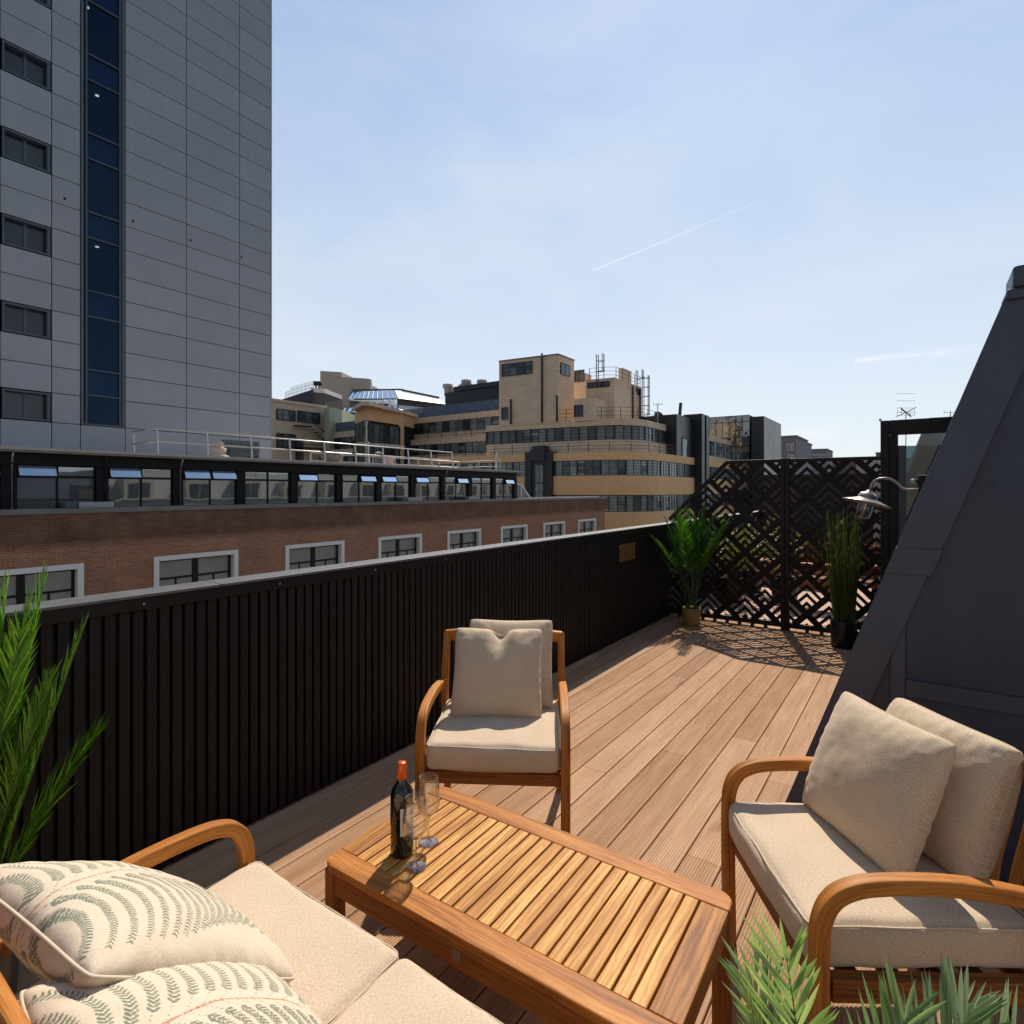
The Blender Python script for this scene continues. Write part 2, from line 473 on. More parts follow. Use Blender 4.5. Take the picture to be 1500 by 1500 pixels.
PANE_DECO = mk_pane('deco_pane', (.34, .40, .39), .0, .02, .9, .03, (.022, .035, .045), 1.0)
PANE_DECO_DK = mk_pane('deco_pane_dark', (.20, .23, .22), .0, .015, 1.1, .03, (.012, .018, .022), 1.0)
BLUE_CLAD = mk_brick('blue_slate_cladding', (.10, .14, .20), (.16, .21, .28), (.05, .07, .10), .5, .3, .03, 'MIX', None, .3)
DARK_ROOF = mk_flat('dark_slate_roof', (.022, .028, .040), .6, 0, .4, 1.0, .3, 12)
BLACK_STONE = mk_flat('black_faience', (.012, .013, .020), .35, 0, .3, .8)
BLACK_GLASS = mk_pane('black_curtain_glass', (.03, .035, .04), .28, .008, .6, .3, (.008, .009, .012), .35)
REFLECTED_BEIGE = mk_pane('painted_beige_reflection', (.34, .22, .09), .15, .02, .8, .3, (.05, .035, .02), .5)  # base colour imitates a beige building reflected in the black glass
PINK_CONC = mk_flat('pinkish_concrete', (.50, .42, .37), .9, 0, .2, .35, .3, 3)
GREY_BLOCK = mk_flat('grey_block_wall', (.24, .23, .24), .85, 0, .2, .4)
PALE_GREEN = mk_flat('pale_green_render', (.44, .46, .32), .8, 0, .15, .5)
WHITE_METAL = mk_flat('white_roof_metal', (.72, .74, .76), .35, .1, .12, 1.0)
GLASS_ROOF = mk_pane('atrium_glazing', (.20, .27, .30), .25, .05, .7, .05, (.07, .10, .12), 1.2)
CREAM_STONE = mk_flat('cream_stone', (.55, .49, .40), .85, 0, .2, 1.0)
BULB = None
def emis(name, c, s):
    t = NT(name); e = t.t.nodes.new('ShaderNodeEmission'); e.inputs[0].default_value = (*c, 1); e.inputs[1].default_value = s
    return t.done(e)
DOWNLIGHT = emis('downlight_glow', (1, .78, .42), 1.6)
FILAMENT = emis('filament_glow', (1, .42, .12), .5)
PAVING = mk_brick('terrace_paving', (.52, .36, .28), (.58, .41, .32), (.3, .2, .16), .6, .15, .01, 'XY', None, .2, .1)
ASPHALT = mk_flat('asphalt', (.05, .05, .052), .9, 0, .3, .3)
TERRA = mk_flat('terracotta', (.40, .17, .085), .7, 0, .2, 12)
RUST = mk_wood('rusty_teak', (.10, .035, .015), (.24, .09, .035), (.34, .15, .06), .5, .3)
# ------------------------------------------------------------------ deck
PITCH = .152; BW = .1465
def grooved(w, n=11, d=.0022):
    """closed board cross-section (x across, y up) with a ribbed top face at y=0"""
    pts = [(w/2-.0025, -.024), (w/2, -.021), (w/2, -.003), (w/2-.003, 0)]
    step = (w-.014)/n
    x = w/2-.007
    for i in range(n):
        a = x - i*step
        pts += [(a, 0), (a-step*.18, -d), (a-step*.36, -d), (a-step*.54, 0)]
    pts += [(-w/2+.003, 0), (-w/2, -.003), (-w/2, -.021), (-w/2+.0025, -.024)]
    return pts[::-1]
GPROF = grooved(BW)
deck = MB()
joints = {0: [2.50], -3: [3.417], -1: [3.87], -2: [4.78, 1.1], -5: [2.953], -6: [4.84, 1.9], 1: [3.40], -4: [6.1, .6], -7: [3.1, 6.3], -8: [5.2, 2.0],
          -9: [4.1], -10: [2.7, 5.8], -11: [3.6], -12: [5.0, 1.4]}
rd = random.Random(3)
k = -13
while True:
    x0 = -.833 + k*PITCH
    if x0 > 3.0: break
    xc = x0 + PITCH/2
    yend = 14.0 if xc < -.56 else 3.0
    js = sorted(joints.get(k, [rd.uniform(.2, 2.6)]) + ([rd.uniform(7.6, 8.4), rd.uniform(10, 12)] if yend > 5 else []))
    ys = [-1.7] + js + [yend]
    if xc > -2.60:
        for a, b in zip(ys[:-1], ys[1:]):
            if b-a < .1: continue
            # board sweep along +Y
            deck.sweep([(xc, a+.0015, 0), (xc, b-.0015, 0)], [(-p[0], p[1]) for p in GPROF][::-1], (0,0,1))
    k += 1
dk = struct(deck.build('deck', DECK, org=(0,0,0)))
sub = MB(); sub.box(-2.64, 3.2, -1.8, 14.1, -.30, -.032)
struct(sub.build('terrace_slab', JOINT, org=(0,0,-.30)))

# ------------------------------------------------------------------ parapet
pr = thing('parapet_wall', 'long black parapet clad in vertical slats with a grey metal coping', 'parapet', (-2.62, -1.7, 0))
s = MB(); y = -1.7; i = 0
while y < 7.13:
    s.box(-2.615, -2.588+(.001 if i % 2 else 0), y+.0065, y+.0435, .012, 1.118); y += .05; i += 1
s.build('slat_cladding', BLACK_SLAT, pr, bev=.002, seg=1)
b = MB(); b.box(-2.68, -2.612, -1.7, 14.0, 0, 1.14); b.build('backing_board', JOINT, pr)
f = MB(); f.box(-2.612, -2.574, -1.7, 7.13, 1.112, 1.163); f.build('fascia_rail', BLACK_METAL, pr, bev=.003)
m = MB(); y = -1.4
while y < 7.0:
    m.lathe([(.0001, .0015), (.0035, .001), (.0045, 0)], (-2.574, y, 1.137), 8, Matrix.Rotation(PI/2, 4, 'Y')); y += .61
build_each(m, 'screw', STEEL, pr)
c = MB()
for a, b_ in ((-1.7, 1.35), (1.353, 4.3), (4.303, 7.3), (7.303, 14)):
    c.box(-2.715, -2.562, a, b_, 1.1645, 1.178)
c.build('coping', COPING, pr, bev=.003)
# brass plaque fixed to the slats
p0 = along((-2.575, 0), (0, 1), 908.5); p1 = along((-2.575, 0), (0, 1), 931)
pz1 = height(p0, 798.5); pz0 = height(p0, 824)
pl = thing('wall_plaque', 'small square brass plaque screwed to the black slatted parapet', 'plaque', (-2.583, (p0.y+p1.y)/2, pz0))
m = MB(); m.box(-2.586, -2.580, p0.y, p1.y, pz0, pz1); m.build('plate', BRONZE, pl, bev=.001)
m = MB()
for yy in (p0.y+.016, p1.y-.016):
    for zz in (pz0+.014, pz1-.014):
        m.lathe([(.0001, .004), (.004, .0035), (.006, 0)], (0,0,0), 10, Matrix.Translation((-2.580, yy, zz)) @ Matrix.Rotation(PI/2, 4, 'Y'))
build_each(m, 'screw', SCREW, pl)
m = MB(); rl = random.Random(5)     # worn, illegible lines of engraving
for r in range(6):
    zz = pz1-.045-r*.028; yy = p0.y+.05+rl.random()*.02
    while yy < p1.y-.06:
        w = rl.uniform(.008, .03); m.box(-2.5802, -2.5790, yy, yy+w, zz, zz+.009); yy += w+rl.uniform(.005, .012)
m.build('engraving', INK, pl)

# ------------------------------------------------------------------ laser-cut privacy screen
SY = 7.17
sc = thing('privacy_screen', 'dark laser-cut chevron privacy screen with a sloping left corner at the end of the deck', 'screen', (-1.2, SY, 0))
UNIT = .311/9
ax, az = -1.68, 1.745        # apex of one diamond
def solid(x, z):
    # rotated lattice axes: p runs down-right, q runs down-left from the apex
    p = ((x-ax) - (z-az))/math.sqrt(2)/UNIT; q = (-(x-ax) - (z-az))/math.sqrt(2)/UNIT
    return p, q
def inside(poly, x, z):
    c = False; n = len(poly)
    for i in range(n):
        (x1, z1), (x2, z2) = poly[i], poly[(i+1) % n]
        if (z1 > z) != (z2 > z) and x < (x2-x1)*(z-z1)/(z2-z1)+x1: c = not c
    return c
def screen_sheet(poly):
    cells = {}
    R = 90
    for i in range(-R, R):
        for j in range(-R, R):
            p, q = i+.5, j+.5
            x = ax + (p-q)*UNIT/math.sqrt(2); z = az - (p+q)*UNIT/math.sqrt(2)
            if not inside(poly, x, z): continue
            a, b2 = i % 9, j % 9
            sl = (min(a, b2) % 2 == 0) or a == 8 or b2 == 8
            if sl: cells[(i, j)] = 1
    mb = MB(); T = .0045
    def pt(i, j, y):
        return (ax + (i-j)*UNIT/math.sqrt(2), y, az - (i+j)*UNIT/math.sqrt(2))
    vid = {}
    def V(i, j, s_):
        kx = (i, j, s_)
        if kx not in vid:
            vid[kx] = len(mb.v); mb.v.append(pt(i, j, SY-T/2 if s_ == 0 else SY+T/2))
        return vid[kx]
    def F(*ids): mb.f.append(ids); mb.uv.append([(0,0)]*4); mb.sm.append(False)
    for (i, j) in cells:
        F(V(i,j,0), V(i,j+1,0), V(i+1,j+1,0), V(i+1,j,0))
        F(V(i,j,1), V(i+1,j,1), V(i+1,j+1,1), V(i,j+1,1))
        for di, dj, e in ((-1,0,((i,j),(i,j+1))), (1,0,((i+1,j+1),(i+1,j))), (0,-1,((i+1,j),(i,j))), (0,1,((i,j+1),(i+1,j+1)))):
            if (i+di, j+dj) not in cells:
                (a0, b0), (a1, b1) = e
                F(V(a1,b1,0), V(a0,b0,0), V(a0,b0,1), V(a1,b1,1))
    return mb
xL, xD0, xD1, xR = -2.585, -1.288, -1.195, -.325
zb, zt = .075, 1.925
polyL = [(xL, zb), (xD0, zb), (xD0, zt), (-1.86, zt), (-2.46, 1.345), (xL, 1.22)]
polyR = [(xD1, zb), (xR, zb), (xR, zt), (xD1, zt)]
screen_sheet(polyL).build('panel', SCREEN, sc)
screen_sheet(polyR).build('panel', SCREEN, sc)
fr = MB()
W = .045
fr.box(xL-.01, xR, SY-W/2, SY+W/2, zt-.004, 1.965)
fr.v = []; fr.f = []; fr.uv = []; fr.sm = []
fr.box(-1.89, xD0-.001, SY-W/2, SY+W/2, 1.918, 1.958)
fr.bar((-1.885, SY, 1.936), (-2.60, SY, 1.225), .042, W+.002, (0, 1, 0))
fr.box(xL-.012, xD0-.001, SY-W/2, SY+W/2, .030, .085)
fr.box(xD1+.001, xR, SY-W/2, SY+W/2, .030, .085)
fr.box(xD1+.001, xR, SY-W/2, SY+W/2, 1.918, 1.958)
build_each(fr, 'frame_bar', BLACK_METAL, sc, bev=.002)
po = MB(); po.box(xD0, xD0+.040, SY-.03, SY+.03, 0, 1.965); po.box(xD0+.053, xD1, SY-.03, SY+.03, 0, 1.965)
po.box(xD0+.039, xD0+.054, SY-.02, SY+.02, 0, 1.955)
po.build('post', BLACK_METAL, sc, bev=.002)
ft = MB()
xx = xL+.1
while xx < xR:
    if not (xD0-.05 < xx < xD1+.02): ft.box(xx, xx+.035, SY-.02, SY+.02, .0, .029)
    xx += .145
build_each(ft, 'foot', DARK_STEEL, sc)

# ------------------------------------------------------------------ glazed gate beside the screen
gt = thing('glazed_gate', 'tall black framed gate with dark glass right of the chevron screen', 'gate', (-.26, SY, 0))
m = MB(); m.box(-.322, -.245, SY-.05, SY+.05, 0, 2.325); m.box(-.243, -.17, SY-.045, SY+.045, 0, 2.17)
m.box(-.243, 2.2, SY-.05, SY+.05, 2.175, 2.325)
build_each(m, 'frame_post', BLACK_METAL, gt, bev=.004)
m = MB(); m.box(-.17, -.10, SY-.03, SY+.03, 0, 2.06); m.box(-.10, 2.2, SY-.025, SY+.025, .1, .2); m.build('leaf_stile', FRAME_BLUE, gt, bev=.003)
m = MB(); m.box(-.10, 2.2, SY-.004, SY+.004, .2, 2.055); m.build('pane', TINT, gt)
m = MB(); m.box(-.335, -.315, SY-.03, SY+.02, 2.325, 2.35); m.build('hinge', STEEL, gt)

# ------------------------------------------------------------------ mansard roof end (slate grey cladding)
K = .3544; X0 = -.5546
def sx(z, off=0): return X0 + K*z + off
mr = thing('mansard_roof', 'slate grey metal clad mansard roof end with a sloping edge trim beside the deck', 'roof', (-.55, 3.02, 0))
YP = 3.02
m = MB()   # body: slope face + end panel
top = 2.40
vs = [(sx(0,.03), YP+.02, -.03), (sx(top,.03), YP+.02, top), (3.2, YP+.02, top), (3.2, YP+.02, -.03),
      (sx(0,.03), 14, -.03), (sx(top,.03), 14, top), (3.2, 14, top), (3.2, 14, -.03)]
m.add(vs, [(0,3,2,1),(4,5,6,7),(0,1,5,4),(1,2,6,5),(2,3,7,6),(3,0,4,7)])
m.build('end_panel', LEAD, mr)
def trim(z0, z1, w, y, t, edge=0.0):
    mm = MB()
    a = [(sx(z0, edge), z0), (sx(z0, w), z0), (sx(z1, w), z1), (sx(z1, edge), z1)]
    vs = [(x, y-t, z) for x, z in a] + [(x, y, z) for x, z in a]
    mm.add(vs, [(0,1,2,3),(7,6,5,4),(0,4,5,1),(1,5,6,2),(2,6,7,3),(3,7,4,0)])
    return mm
trim(.0, 1.275, .150, YP+.019, .022).build('edge_trim', LEAD2, mr, bev=.003)
trim(1.235, 2.40, .158, YP+.019, .029, -.003).build('edge_trim', LEAD2, mr, bev=.004)
trim(1.235, 1.35, .162, YP+.019, .034, -.004).build('lap_joint', LEAD2, mr, bev=.003)
m = MB()  # return of the trim along the roof slope
m.add([(sx(0,-.002), YP+.0, 0), (sx(0,-.002), YP+.16, 0), (sx(2.4,-.002), YP+.16, 2.4), (sx(2.4,-.002), YP+.0, 2.4),
       (sx(0,.028), YP+.0, 0), (sx(0,.028), YP+.16, 0), (sx(2.4,.028), YP+.16, 2.4), (sx(2.4,.028), YP+.0, 2.4)],
      [(0,3,2,1),(4,5,6,7),(0,1,5,4),(1,2,6,5),(2,3,7,6),(3,0,4,7)])
m.build('edge_return', LEAD2, mr)
m = MB(); m.box(-.10, -.046, YP+.006, YP+.019, .0, 1.01); m.build('cover_strip', LEAD2, mr, bev=.003)
m = MB(); m.box(-.045, 3.2, YP+.008, YP+.019, .70, .775); m.build('seam', LEAD2, mr, bev=.004)
m = MB(); m.box(sx(2.40)+.03, 3.2, YP-.03, 14, 2.405, 2.47); m.box(sx(2.42)+.002, 3.2, YP-.036, YP+.20, 2.40, 2.485); m.box(sx(2.36)+.004, sx(2.36)+.10, YP-.032, YP+.15, 2.355, 2.399)
m.build('ridge_cap', LEAD2, mr, bev=.012)
m = MB()
for zz, xx_ in ((1.05, .35), (1.62, .245), (.55, .3), (.3, 1.2), (.74, .5), (.74, 1.1)):
    m.lathe([(.0001, .003), (.0035, .002), (.005, 0)], (xx_, YP-.003, zz), 8, Matrix.Rotation(PI/2, 4, 'X'))
build_each(m, 'rivet', DARK_STEEL, mr)

# ------------------------------------------------------------------ swan-neck wall lamp
lp = thing('wall_lamp', 'swan neck outdoor wall lamp with a wide metal shade and clear glass jar', 'lamp', (-.02, 4.7, 1.3))
LY = 4.7
m = MB(); m.box(.0, .07, LY-.05, LY+.05, 1.50, 1.70); m.box(.05, .20, LY-.09, LY+.09, 1.46, 1.72); m.build('wall_plate', BLACK_METAL, lp, bev=.006)
m = MB(); m.lathe([(.0001, .03), (.02, .03), (.024, .02), (.024, 0)], (-.02, LY, 1.645), 16); m.build('cap', LAMP_METAL, lp)
pts = []
for t_, x, z in [(0,.02,1.605),(1,-.05,1.604),(2,-.085,1.612),(3,-.115,1.645),(4,-.15,1.672),(5,-.19,1.682),(6,-.235,1.672),(7,-.262,1.64),(8,-.272,1.60)]:
    pts.append((x, LY, z))
def smooth_path(pts, n=4):
    P = [Vector(p) for p in pts]; out = []
    for i in range(len(P)-1):
        p0 = P[max(i-1, 0)]; p1 = P[i]; p2 = P[i+1]; p3 = P[min(i+2, len(P)-1)]
        for j in range(n):
            t = j/n
            out.append(.5*((2*p1)+(p2-p0)*t+(2*p0-5*p1+4*p2-p3)*t*t+(-p0+3*p1-3*p2+p3)*t**3))
    out.append(P[-1]); return out
m = MB(); m.tube(smooth_path(pts), .0085, 10, up=(0,1,0)); m.build('arm', LAMP_METAL, lp)
hx, hz = -.278, 1.585
TM = Matrix.Translation((hx, LY, hz)) @ Matrix.Rotation(math.radians(13), 4, 'Y') @ Matrix.Rotation(math.radians(-6), 4, 'X')
def tl(prof, n=36):
    mm = MB(); mm.lathe(prof, (0,0,0), n, TM); return mm
tl([(.0001,.012),(.018,.012),(.022,.0),(.05,-.008),(.062,-.03),(.064,-.05)]).build('shade_cap', LAMP_METAL, lp)
sh = tl([(.05,-.036),(.066,-.047),(.108,-.062),(.150,-.076),(.152,-.080),(.108,-.067),(.05,-.052)])
sh.build('shade', LAMP_METAL, lp)
jar = tl([(.049,-.052),(.050,-.12),(.047,-.155),(.036,-.178),(.018,-.188),(.0001,-.190)], 28)
jar.build('glass_jar', mk_glass('lamp_glass', (.93,.95,.97), .09, .6), lp)
bl = tl([(.012,-.055),(.014,-.08),(.024,-.105),(.022,-.13),(.0001,-.143)], 16); bl.build('bulb', GLASS, lp)
fl = tl([(.0015,-.085),(.002,-.10),(.0015,-.125)], 6); fl.build('filament', FILAMENT, lp)

# ------------------------------------------------------------------ coffee table
tb = thing('coffee_table', 'low teak coffee table with a slatted top and rounded corners', 'table', (-1.0105, 1.4645, 0), math.radians(1.4))
TL_, TW, TH = 1.152, .582, .40
def loc_build(mb, name, mat, parent, **k): return mb.build(name, mat, parent, world=False, **k)
hx2, hy2 = TL_/2, TW/2
def rail_poly(sign):
    # long rail with its two outer corners rounded
    y0, y1 = sign*(hy2-.078), sign*hy2
    r = .045; pts = [(-hx2, y0)]
    cx, cy = -hx2+r, y1-sign*r
    for i in range(7):
        a = PI - sign*0 - (PI/2)*(i/6)
        pts.append((cx+r*math.cos(a), cy+sign*r*math.sin(a)))
    cx = hx2-r
    for i in range(7):
        a = PI/2*(1-i/6)
        pts.append((cx+r*math.cos(a), cy+sign*r*math.sin(a)))
    pts.append((hx2, y0)); return pts
def uvprism(poly, z0, z1, along_x=True):
    mb = MB(); mb.prism(poly, z0, z1); o = random.random()*20
    uvs = []
    for f in mb.f:
        q = [mb.v[i] for i in f]
        uvs.append([((p[0] if along_x else p[1])+o, (p[1] if along_x else p[0])+p[2]+o) for p in q])
    mb.uv = uvs; return mb
for sgn in (-1, 1):
    loc_build(uvprism(rail_poly(sgn), TH-.026, TH), 'rail', TEAK, tb, bev=.004)
for x0, x1 in ((-hx2+.001, -hx2+.073), (hx2-.079, hx2-.001)):
    loc_build(uvprism([(x0, -hy2+.0795), (x1, -hy2+.0795), (x1, hy2-.0795), (x0, hy2-.0795)], TH-.026, TH-.0008, False), 'end_board', TEAK_TOP, tb, bev=.003)
sl = MB(); n = 22; a0 = -hx2+.0785; a1 = hx2-.0845; pt_ = (a1-a0+.006)/n
for i in range(n):
    xc = a0 + i*pt_ + (pt_-.0062)/2
    sl.sweep([(xc, -hy2+.0795, TH-.0125), (xc, hy2-.0795, TH-.0125)], rrect(pt_-.0062, .022, .0025, 2), (0,0,1))
build_each(sl, 'slat', TEAK_TOP, tb, world=False)
ap = MB()
for sgn in (-1, 1):
    ap.sweep([(-hx2+.05, sgn*(hy2-.022), TH-.064), (hx2-.05, sgn*(hy2-.022), TH-.064)], rrect(.022, .074, .002, 1))
    ap.sweep([(sgn*(hx2-.022), -hy2+.05, TH-.064), (sgn*(hx2-.022), hy2-.05, TH-.064)], rrect(.022, .074, .002, 1))
ap.sweep([(-hx2+.05, 0, TH-.045), (hx2-.05, 0, TH-.045)], rrect(.04, .03, .002, 1))
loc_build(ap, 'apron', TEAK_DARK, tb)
for sx_ in (-1, 1):
    for sy_ in (-1, 1):
        m = MB(); m.sweep([(sx_*(hx2-.031), sy_*(hy2-.031), 0), (sx_*(hx2-.031), sy_*(hy2-.031), TH-.0265)], rrect(.05, .05, .008, 3), (0,1,0))
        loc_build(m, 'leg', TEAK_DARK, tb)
m = MB(); m.box(-.035, -.002, -hy2+.0085, -hy2+.012, TH-.078, TH-.048)
loc_build(m, 'metal_badge', mk_flat('dull_brass', (.26, .20, .13), .45, .5), tb, bev=.001)

# ------------------------------------------------------------------ bottle and glasses
bt = thing('wine_bottle', 'dark wine bottle with an orange capsule and cream label on the coffee table', 'bottle', (-1.394, 1.338, TH))
m = MB(); m.lathe([(.0001,.006),(.02,.004),(.034,0),(.0365,.004),(.0375,.012),(.0375,.188),(.036,.203),(.031,.216),(.023,.227),(.0165,.237),(.0145,.25),(.0138,.296),(.0001,.297)], (0,0,0), 40)
loc_build(m, 'bottle_body', WINE, bt)
m = MB(); m.lathe([(.0144,.244),(.0152,.2445),(.0148,.272),(.0158,.2735),(.0158,.281),(.0148,.283),(.0148,.2985),(.0135,.3005),(.0001,.301)], (0,0,0), 28)
loc_build(m, 'capsule', CAPSULE, bt)
def wrap_label(a0, a1, z0, z1, r=.0379, n=26):
    mm = MB(); vs = []; fs = []
    for i in range(n+1):
        a = math.radians(a0 + (a1-a0)*i/n)
        vs += [(r*math.cos(a), r*math.sin(a), z0), (r*math.cos(a), r*math.sin(a), z1)]
    fs = [(2*i, 2*i+2, 2*i+3, 2*i+1) for i in range(n)]
    mm.add(vs, fs, None, True); return mm
# camera bearing from the bottle is about -44 deg; label turned to the right of it
loc_build(wrap_label(-52, 48, .075, .165), 'label', CREAM_PAPER, bt)
loc_build(wrap_label(-172, -137, .10, .155), 'label', CREAM_PAPER, bt)
m = MB()
for zz, a0, a1, h_ in ((.150, -12, 22, .004), (.139, -20, 30, .008), (.125, -6, 18, .003), (.108, -16, 26, .003), (.10, -10, 18, .0025)):
    q = wrap_label(a0, a1, zz, zz+h_, .0381, 8); m.add(q.v, q.f)
loc_build(m, 'label_print', INK, bt)
def wine_glass(loc, label):
    g = thing('wine_glass', label, 'glass', loc, random.random(), 'wine glasses on the coffee table')
    m = MB()
    m.lathe([(.0001,.0035),(.012,.0035),(.030,.0022),(.0345,.0015),(.0345,.0004),(.0001,.0002)], (0,0,0), 40)
    loc_build(m, 'base', GLASS, g)
    m = MB(); m.lathe([(.012,.0036),(.006,.010),(.0042,.022),(.0038,.06),(.0042,.084),(.007,.093),(.0001,.0975)], (0,0,0), 20)
    loc_build(m, 'stem', GLASS_SOLID, g)
    m = MB()
    out = [(.0001,.092),(.012,.0935),(.024,.101),(.034,.115),(.0395,.134),(.0405,.152),(.0385,.175),(.035,.200),(.0322,.222)]
    inn = [(r-.0011, z+.0008) for r, z in out[::-1] if r > .002] + [(.0001,.0938)]
    m.lathe(out + [(.0317,.2226)] + inn, (0,0,0), 44)
    loc_build(m, 'bowl', GLASS, g)
    return g
wine_glass((-1.306, 1.312, TH), 'stemmed wine glass nearest the camera, in front of the bottle label')
wine_glass((-1.363, 1.431, TH), 'stemmed wine glass further back, behind the other glass by the bottle')
# ------------------------------------------------------------------ seating
def arm_path(x):
    """front leg bending into the arm rest, local y runs back, z up"""
    raw = [(x,.0,0),(x,-.004,.25),(x,-.004,.47),(x,.004,.545),(x,.03,.592),(x,.075,.617),(x,.14,.628),(x,.27,.630),(x,.40,.618),(x,.535,.592)]
    pts = [Vector(raw[0]), Vector(raw[1])]
    pts += smooth_path(raw[1:], 6)[1:]
    return pts
def back_post_path(x):
    raw = [(x*.985,.64,0),(x*.985,.585,.22),(x*.985,.555,.42),(x,.575,.60),(x,.655,.835)]
    return smooth_path(raw, 5)
SIDE = lambda i: (1, 0, 0)
def box_cushion(w, d, h, r=.035, crown=.018, seed=0, n=34, wr=.0011):
    """soft box cushion centred on origin footprint, bottom at z=0"""
    half = Vector((w/2, d/2, h/2)); mb = MB(); vid = {}
    def f(t): return math.copysign(abs(t)**.62, t)
    ts = [f(-1+2*i/n) for i in range(n+1)]
    def put(c):
        key = tuple(round(q, 5) for q in c)
        if key in vid: return vid[key]
        p = Vector((c[0]*half.x, c[1]*half.y, c[2]*half.z))
        inner = Vector([max(-hh+r, min(hh-r, q)) for q, hh in zip(p, half)])
        dlt = p-inner
        if dlt.length > 1e-9: p = inner + dlt.normalized()*r
        x, y = c[0], c[1]
        if c[2] > 0: p.z += crown*(1-x*x)*(1-y*y)*c[2]
        bul = (1-abs(c[2])**2)*.010
        p.x += math.copysign(bul*(1-y*y)*abs(x)**4, x); p.y += math.copysign(bul*(1-x*x)*abs(y)**4, y)
        q = noise.noise_vector(Vector((p.x*7+seed*3, p.y*7, p.z*9)))
        p += q*.006
        e = max(abs(x), abs(y))**6
        p.z += wr*e*math.sin((p.x+p.y*1.3)*70+seed+6*noise.noise(p*4))*(1 if c[2] > .2 else .4)
        vid[key] = len(mb.v); mb.v.append(tuple(p)); return vid[key]
    m_ = n//2
    us = [f(-1+2*i/m_) for i in range(m_+1)]
    def face(ax_, sgn, A, B, ia, ib):
        for i in range(len(A)-1):
            for j in range(len(B)-1):
                q = []
                for a, b in ((i,j),(i+1,j),(i+1,j+1),(i,j+1)):
                    c = [0,0,0]; c[ax_] = sgn; c[ia] = A[a]; c[ib] = B[b]; q.append(put(c))
                if sgn < 0: q = q[::-1]
                mb.f.append(tuple(q)); mb.sm.append(True)
                pp = [mb.v[k_] for k_ in q]
                if ax_ == 2: mb.uv.append([(v_[0]+seed, v_[1]) for v_ in pp])
                elif ax_ == 1: mb.uv.append([(v_[0]+seed, v_[2]) for v_ in pp])
                else: mb.uv.append([(v_[1]+seed, v_[2]) for v_ in pp])
    face(2, 1, ts, ts, 0, 1); face(2, -1, ts, ts, 0, 1)
    face(0, 1, ts, us, 1, 2); face(0, -1, ts, us, 1, 2)
    face(1, 1, us, ts, 2, 0); face(1, -1, us, ts, 2, 0)
    hw, hd = w/2, d/2; zp = h-.012
    path = []
    for cx, cy, a0 in ((hw-r,hd-r,0),(-hw+r,hd-r,90),(-hw+r,-hd+r,180),(hw-r,-hd+r,270)):
        for i in range(5):
            a = math.radians(a0+22.5*i); path.append(Vector((cx+(r-.001)*math.cos(a), cy+(r-.001)*math.sin(a), h/2)))
    dense = []
    for i in range(len(path)):
        a, b = path[i], path[(i+1) % len(path)]
        k_ = max(1, int((b-a).length/.03))
        for j in range(k_): dense.append(a.lerp(b, j/k_))
    pipe = []
    for p in dense:
        q = noise.noise_vector(Vector((p.x*7+seed*3, p.y*7, zp*9)))
        x, y = p.x/hw, p.y/hd
        pipe.append(Vector((p.x*.992+q.x*.006, p.y*.992+q.y*.006, h/2-.009+q.z*.006)))
    mb.v = [(v_[0], v_[1], v_[2]+h/2) for v_ in mb.v]
    pp = MB(); pp.tube([p+Vector((0,0,h/2)) for p in pipe], .0023, 6, closed=True)
    return mb, pp

